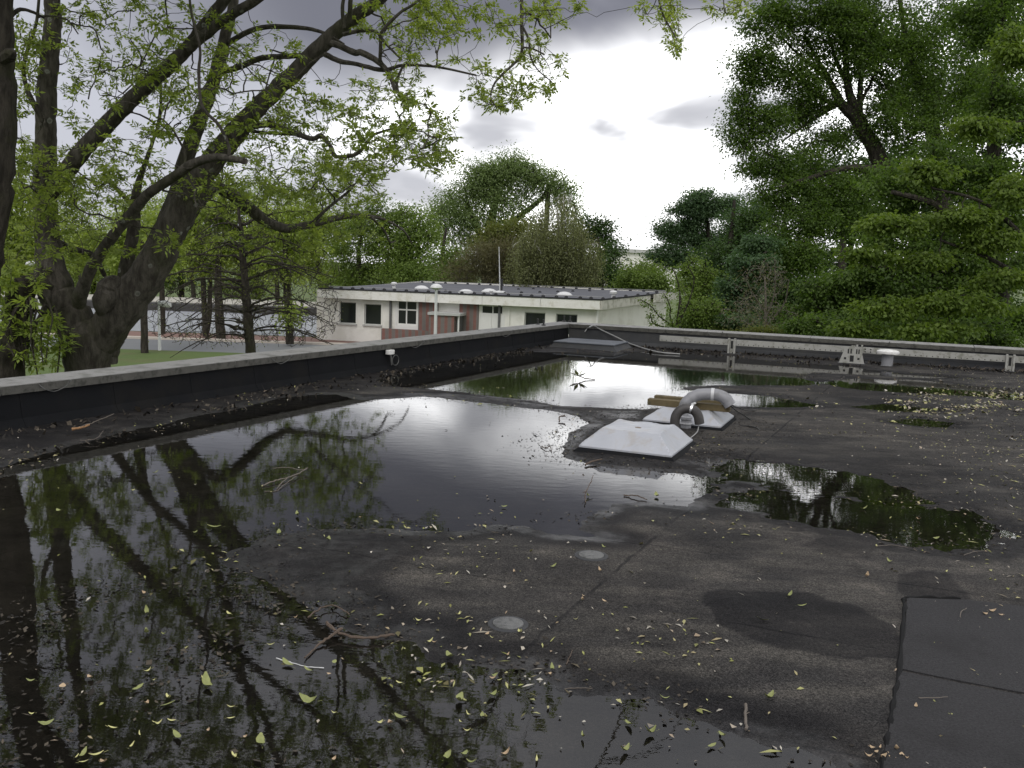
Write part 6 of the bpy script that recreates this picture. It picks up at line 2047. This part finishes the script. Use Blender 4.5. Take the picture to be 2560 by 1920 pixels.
protos = [leafmesh('fallen_leaf', 0.095, 0.042, M_LEAFG, 0.35, 1), leafmesh('fallen_leaf', 0.075, 0.036, M_LEAFG, 0.5, 2), leafmesh('fallen_leaf', 0.055, 0.016, M_LEAFY, 0.4, 3),
          leafmesh('fallen_leaf', 0.042, 0.018, M_LEAFY, 0.6, 4), leafmesh('fallen_leaf', 0.04, 0.028, M_LEAFB, 0.6, 5)]
LAB = ['green oval leaf fallen on the wet roof', 'small green oval leaf fallen on the wet roof', 'narrow yellow leaf fallen on the wet roof', 'short curled yellow leaf fallen on the wet roof', 'tan withered leaf fallen on the wet roof']
spots = [(1570, 1815, 0), (1920, 1755, 0), (1158, 1890, 0), (655, 1860, 0), (720, 1662, 0), (770, 1678, 0), (1805, 1845, 0), (1000, 1800, 1), (1625, 1835, 1), (1235, 1695, 1), (1150, 1755, 1), (1660, 1750, 1),
         (745, 1290, 0), (700, 1335, 0), (535, 1320, 0), (150, 1280, 1), (370, 1535, 1), (410, 1590, 1), (420, 1765, 0), (520, 1715, 0), (440, 1845, 0), (240, 1890, 2), (210, 1910, 2), (330, 1870, 2), (395, 1815, 3), (430, 1805, 3), (350, 1840, 2),
         (1905, 1560, 1), (1975, 1500, 1), (2005, 1525, 1), (1383, 1427, 1), (2290, 1780, 4), (1780, 1870, 1), (1560, 1880, 1), (2410, 1340, 1), (2160, 1275, 1), (2340, 1350, 0), (2390, 1320, 1), (1440, 1560, 3), (1230, 1740, 1),
         (2190, 1890, 4), (2215, 1895, 4), (2230, 1905, 4), (2205, 1905, 4), (2255, 1900, 4), (2180, 1880, 4), (2170, 1900, 4), (2240, 1885, 4), (2200, 1880, 4), (2265, 1908, 4), (1458, 1500, 4), (1455, 1510, 4), (1510, 1512, 4), (1218, 1596, 4),
         (2460, 1545, 4), (2480, 1540, 4), (2500, 1548, 4), (2520, 1560, 2), (1075, 1610, 3), (1085, 1612, 4), (1045, 1560, 3)]
for k in range(52):
    x, y = rng.uniform(60, 1500), 1915 - 330 * rng.random() ** 1.5
    spots.append((x, y, rng.choice([2, 3, 3, 2, 4, 1])))
for k in range(28):
    x, y = rng.uniform(300, 2500), rng.uniform(1180, 1560)
    spots.append((x, y, rng.choice([2, 3, 3, 4, 1])))
for px, py, k in spots:
    g = rp(px, py)
    z = max(hz(g), 0.001) + 0.006
    o = bpy.data.objects.new('fallen_leaf', protos[k])
    COL.objects.link(o)
    o.location = (g[0], g[1], z)
    o.rotation_euler = (rng.normal(0, 0.12), rng.normal(0, 0.12), rng.uniform(0, 6.28))
    sc_ = rng.uniform(0.36, 0.80)
    o.scale = (sc_ * rng.uniform(0.8, 1.2), sc_ * rng.uniform(0.6, 1.2), sc_ * rng.uniform(0.5, 2.2))
    sv = float(roof_field(np.array([[g[0], g[1]]]))[2][0])
    if px > 2120 and py > 1860:
        wh = 'in the small heap at the foot of the grey patch sheet'
    elif px > 2210 and py > 1500:
        wh = 'on the grey patch sheet at the lower right'
    elif px > 1750 and sv < 0:
        wh = 'floating on the dark right puddle'
    elif sv < 0 and py > 1540:
        wh = 'floating on the near end of the large puddle'
    elif sv < 0:
        wh = 'floating on the far half of the large puddle'
    elif px > 1700:
        wh = 'lying on dry felt right of the damp patch lap'
    elif py > 1560:
        wh = 'lying on felt between the near disc and the near puddle'
    else:
        wh = 'lying on felt around the two round discs'
    base = LAB[k].replace(' fallen on the wet roof', '')
    tag(o, base + ' ' + wh, 'leaf', base.replace('leaf', 'leaves') + ' ' + wh)


def stick(name, label, paths, mat, cat='twig'):
    mb = MB()
    for pts, r0, r1 in paths:
        P = []
        for (px, py, dz) in pts:
            g = rp(px, py)
            P.append((g[0], g[1], max(hz(g), 0.0) + r0 * 0.7 + dz))
        A = catmull(P, 5)
        A += rng.normal(0, min(r0 * 0.4, 0.0022), A.shape)
        mb.tube(A, np.linspace(r0, r1, len(A)) * 0.55 * (1 + rng.normal(0, 0.12, len(A))), 6)
    return tag(mb.build(name, mat, None, True), label, cat)


stick('fallen_branch', 'forked pale branch floating in the large puddle', [([(655, 1216, 0), (690, 1207, .01), (720, 1200, .012), (755, 1188, .02), (768, 1182, .03)], 0.010, 0.008), ([(690, 1225, 0), (705, 1210, .008), (720, 1200, .012)], 0.006, 0.008),
                                                                 ([(680, 1178, .02), (720, 1176, .02), (745, 1182, .02), (768, 1182, .03)], 0.005, 0.007), ([(660, 1230, 0), (690, 1228, 0), (712, 1214, .006), (740, 1196, .015)], 0.005, 0.006)], M_TWIGP)
stick('fallen_branch', 'rusty brown branch lying on the leaf mat at the puddle edge', [([(815, 1572, .02), (850, 1595, .015), (900, 1605, .012), (945, 1604, .012), (985, 1594, .01)], 0.012, 0.010), ([(855, 1588, .02), (820, 1605, .01), (790, 1622, 0), (762, 1650, 0)], 0.012, 0.006), ([(815, 1572, .02), (838, 1592, .02)], 0.008, 0.008)], M_TWIG)
stick('fallen_twig', 'dark bent twig in the bright patch beside the brown branch', [([(770, 1545, 0), (800, 1530, .01), (835, 1522, .015), (860, 1535, .01), (875, 1540, 0)], 0.007, 0.005)], M_TWIG)
stick('straw', 'pale straw lying on the near puddle', [([(692, 1648, 0), (730, 1658, 0), (770, 1668, 0), (810, 1672, 0)], 0.0035, 0.003)], simple('straw', (0.62, 0.62, 0.60), 0.6), 'straw')
stick('fallen_twig', 'thick broken stick lying on the felt left of the patch sheet', [([(1864, 1775, .004), (1862, 1800, .006), (1866, 1832, .004)], 0.011, 0.009), ([(1860, 1800, .01), (1872, 1796, .016)], 0.005, 0.004)], M_TWIGP)
stick('fallen_twig', 'thin pale twig on the grey patch sheet', [([(2294, 1764, .014), (2330, 1765, .014), (2366, 1763, .014)], 0.004, 0.003)], M_TWIGP)
stick('fallen_twig', 'curved thin twig on the upper patch sheet', [([(2398, 1560, .014), (2402, 1545, .016), (2415, 1537, .014)], 0.004, 0.003)], M_TWIGP)
stick('fallen_twig', 'thin straight twig lying at the near puddle margin', [([(1412, 1724, 0), (1450, 1722, 0), (1482, 1724, 0)], 0.003, 0.003)], M_TWIGP)
stick('fallen_twig', 'curled thin twig on dry felt right of the near disc', [([(1416, 1666, 0), (1424, 1650, .004), (1432, 1634, 0)], 0.004, 0.003)], M_TWIG)
stick('fallen_twig', 'dark twig floating beside the white skylight', [([(1352, 1118, 0), (1365, 1124, .01), (1376, 1122, .012), (1378, 1130, 0)], 0.008, 0.006)], M_TWIG)
stick('fallen_twig', 'thick dark stub of wood in the puddle left of the skylight', [([(1398, 1056, 0), (1400, 1050, .03), (1414, 1050, .035)], 0.014, 0.016)], M_TWIG)
stick('fallen_twig', 'dark stick at the puddle edge below the skylight', [([(1462, 1166, 0), (1480, 1160, .012), (1505, 1156, .01)], 0.016, 0.010)], M_TWIG)
stick('fallen_twig', 'dark twig standing up out of the puddle foam', [([(1464, 1258, 0), (1462, 1246, .02), (1472, 1232, .05), (1482, 1218, .09)], 0.008, 0.005), ([(1466, 1240, .03), (1456, 1246, .04)], 0.005, 0.003)], M_TWIG)
stick('fallen_twig', 'dark twig lying in the shallow water below the skylight', [([(1560, 1240, 0), (1590, 1245, .01), (1618, 1252, 0)], 0.010, 0.006)], M_TWIG)
stick('fallen_twig', 'long twig on the debris strip by the left parapet', [([(180, 1088, .03), (225, 1078, .05), (250, 1070, .06), (285, 1060, .08)], 0.010, 0.006), ([(200, 1108, .02), (240, 1106, .03), (258, 1092, .05)], 0.006, 0.005)], M_TWIGP)
stick('bark_piece', 'orange brown piece of bark on the debris by the left parapet', [([(180, 1088, .03), (205, 1086, .035), (222, 1080, .04)], 0.022, 0.016)], simple('bark_piece', (0.26, 0.14, 0.06), 0.8, 0.3, 20.0), 'bark')
stick('fallen_twig', 'thin twig lying beyond the right puddle tip', [([(2410, 1392, 0), (2440, 1384, .004), (2470, 1380, 0)], 0.004, 0.003)], M_TWIGP)
stick('fallen_twig', 'pale thin twig on the felt below the right puddle', [([(2190, 1371, 0), (2230, 1368, .004), (2270, 1372, 0)], 0.004, 0.003)], M_TWIGP)
for k in range(26):
    px = rng.uniform(2300, 2560)
    py = 908 + (px - 2300) * 0.085 + rng.uniform(-8, 10)
    a_ = rng.uniform(10, 35)
    stick('fallen_twig', 'small dark twig in the litter under the right part of the rail', [([(px, py, .02), (px + a_ * .5, py - rng.uniform(2, 7), .05), (px + a_, py + rng.uniform(-3, 4), .02)], 0.010, 0.006)], M_TWIG)['group'] = 'twigs in the litter under the rail'
# sprig of leaves standing in the bright puddle
g = rp(1446, 949)
t = thing('leaf_sprig', 'small leafy sprig standing in the bright far puddle', 'sprig', (g[0], g[1], 0))
mb = MB()
mb.tube([(g[0] + 0.25, g[1], 0.01), (g[0] + 0.1, g[1], 0.02), (g[0], g[1], 0.06)], 0.008, 5)
mb.build('stem', M_TWIG, t)
for k in range(6):
    a = k * 1.05
    mb = MB()
    d = np.array([math.cos(a), math.sin(a) * 0.6, 0.5 + 0.3 * math.sin(k * 2)])
    d /= np.linalg.norm(d)
    s = np.cross(d, [0, 0.4, 1])
    s /= np.linalg.norm(s)
    p = np.array([g[0], g[1], 0.05])
    mb.add([p, p + d * 0.07 + s * 0.03, p + d * 0.16, p + d * 0.07 - s * 0.03], [(0, 1, 2, 3)])
    mb.build('leaf', M_LEAFG, t)
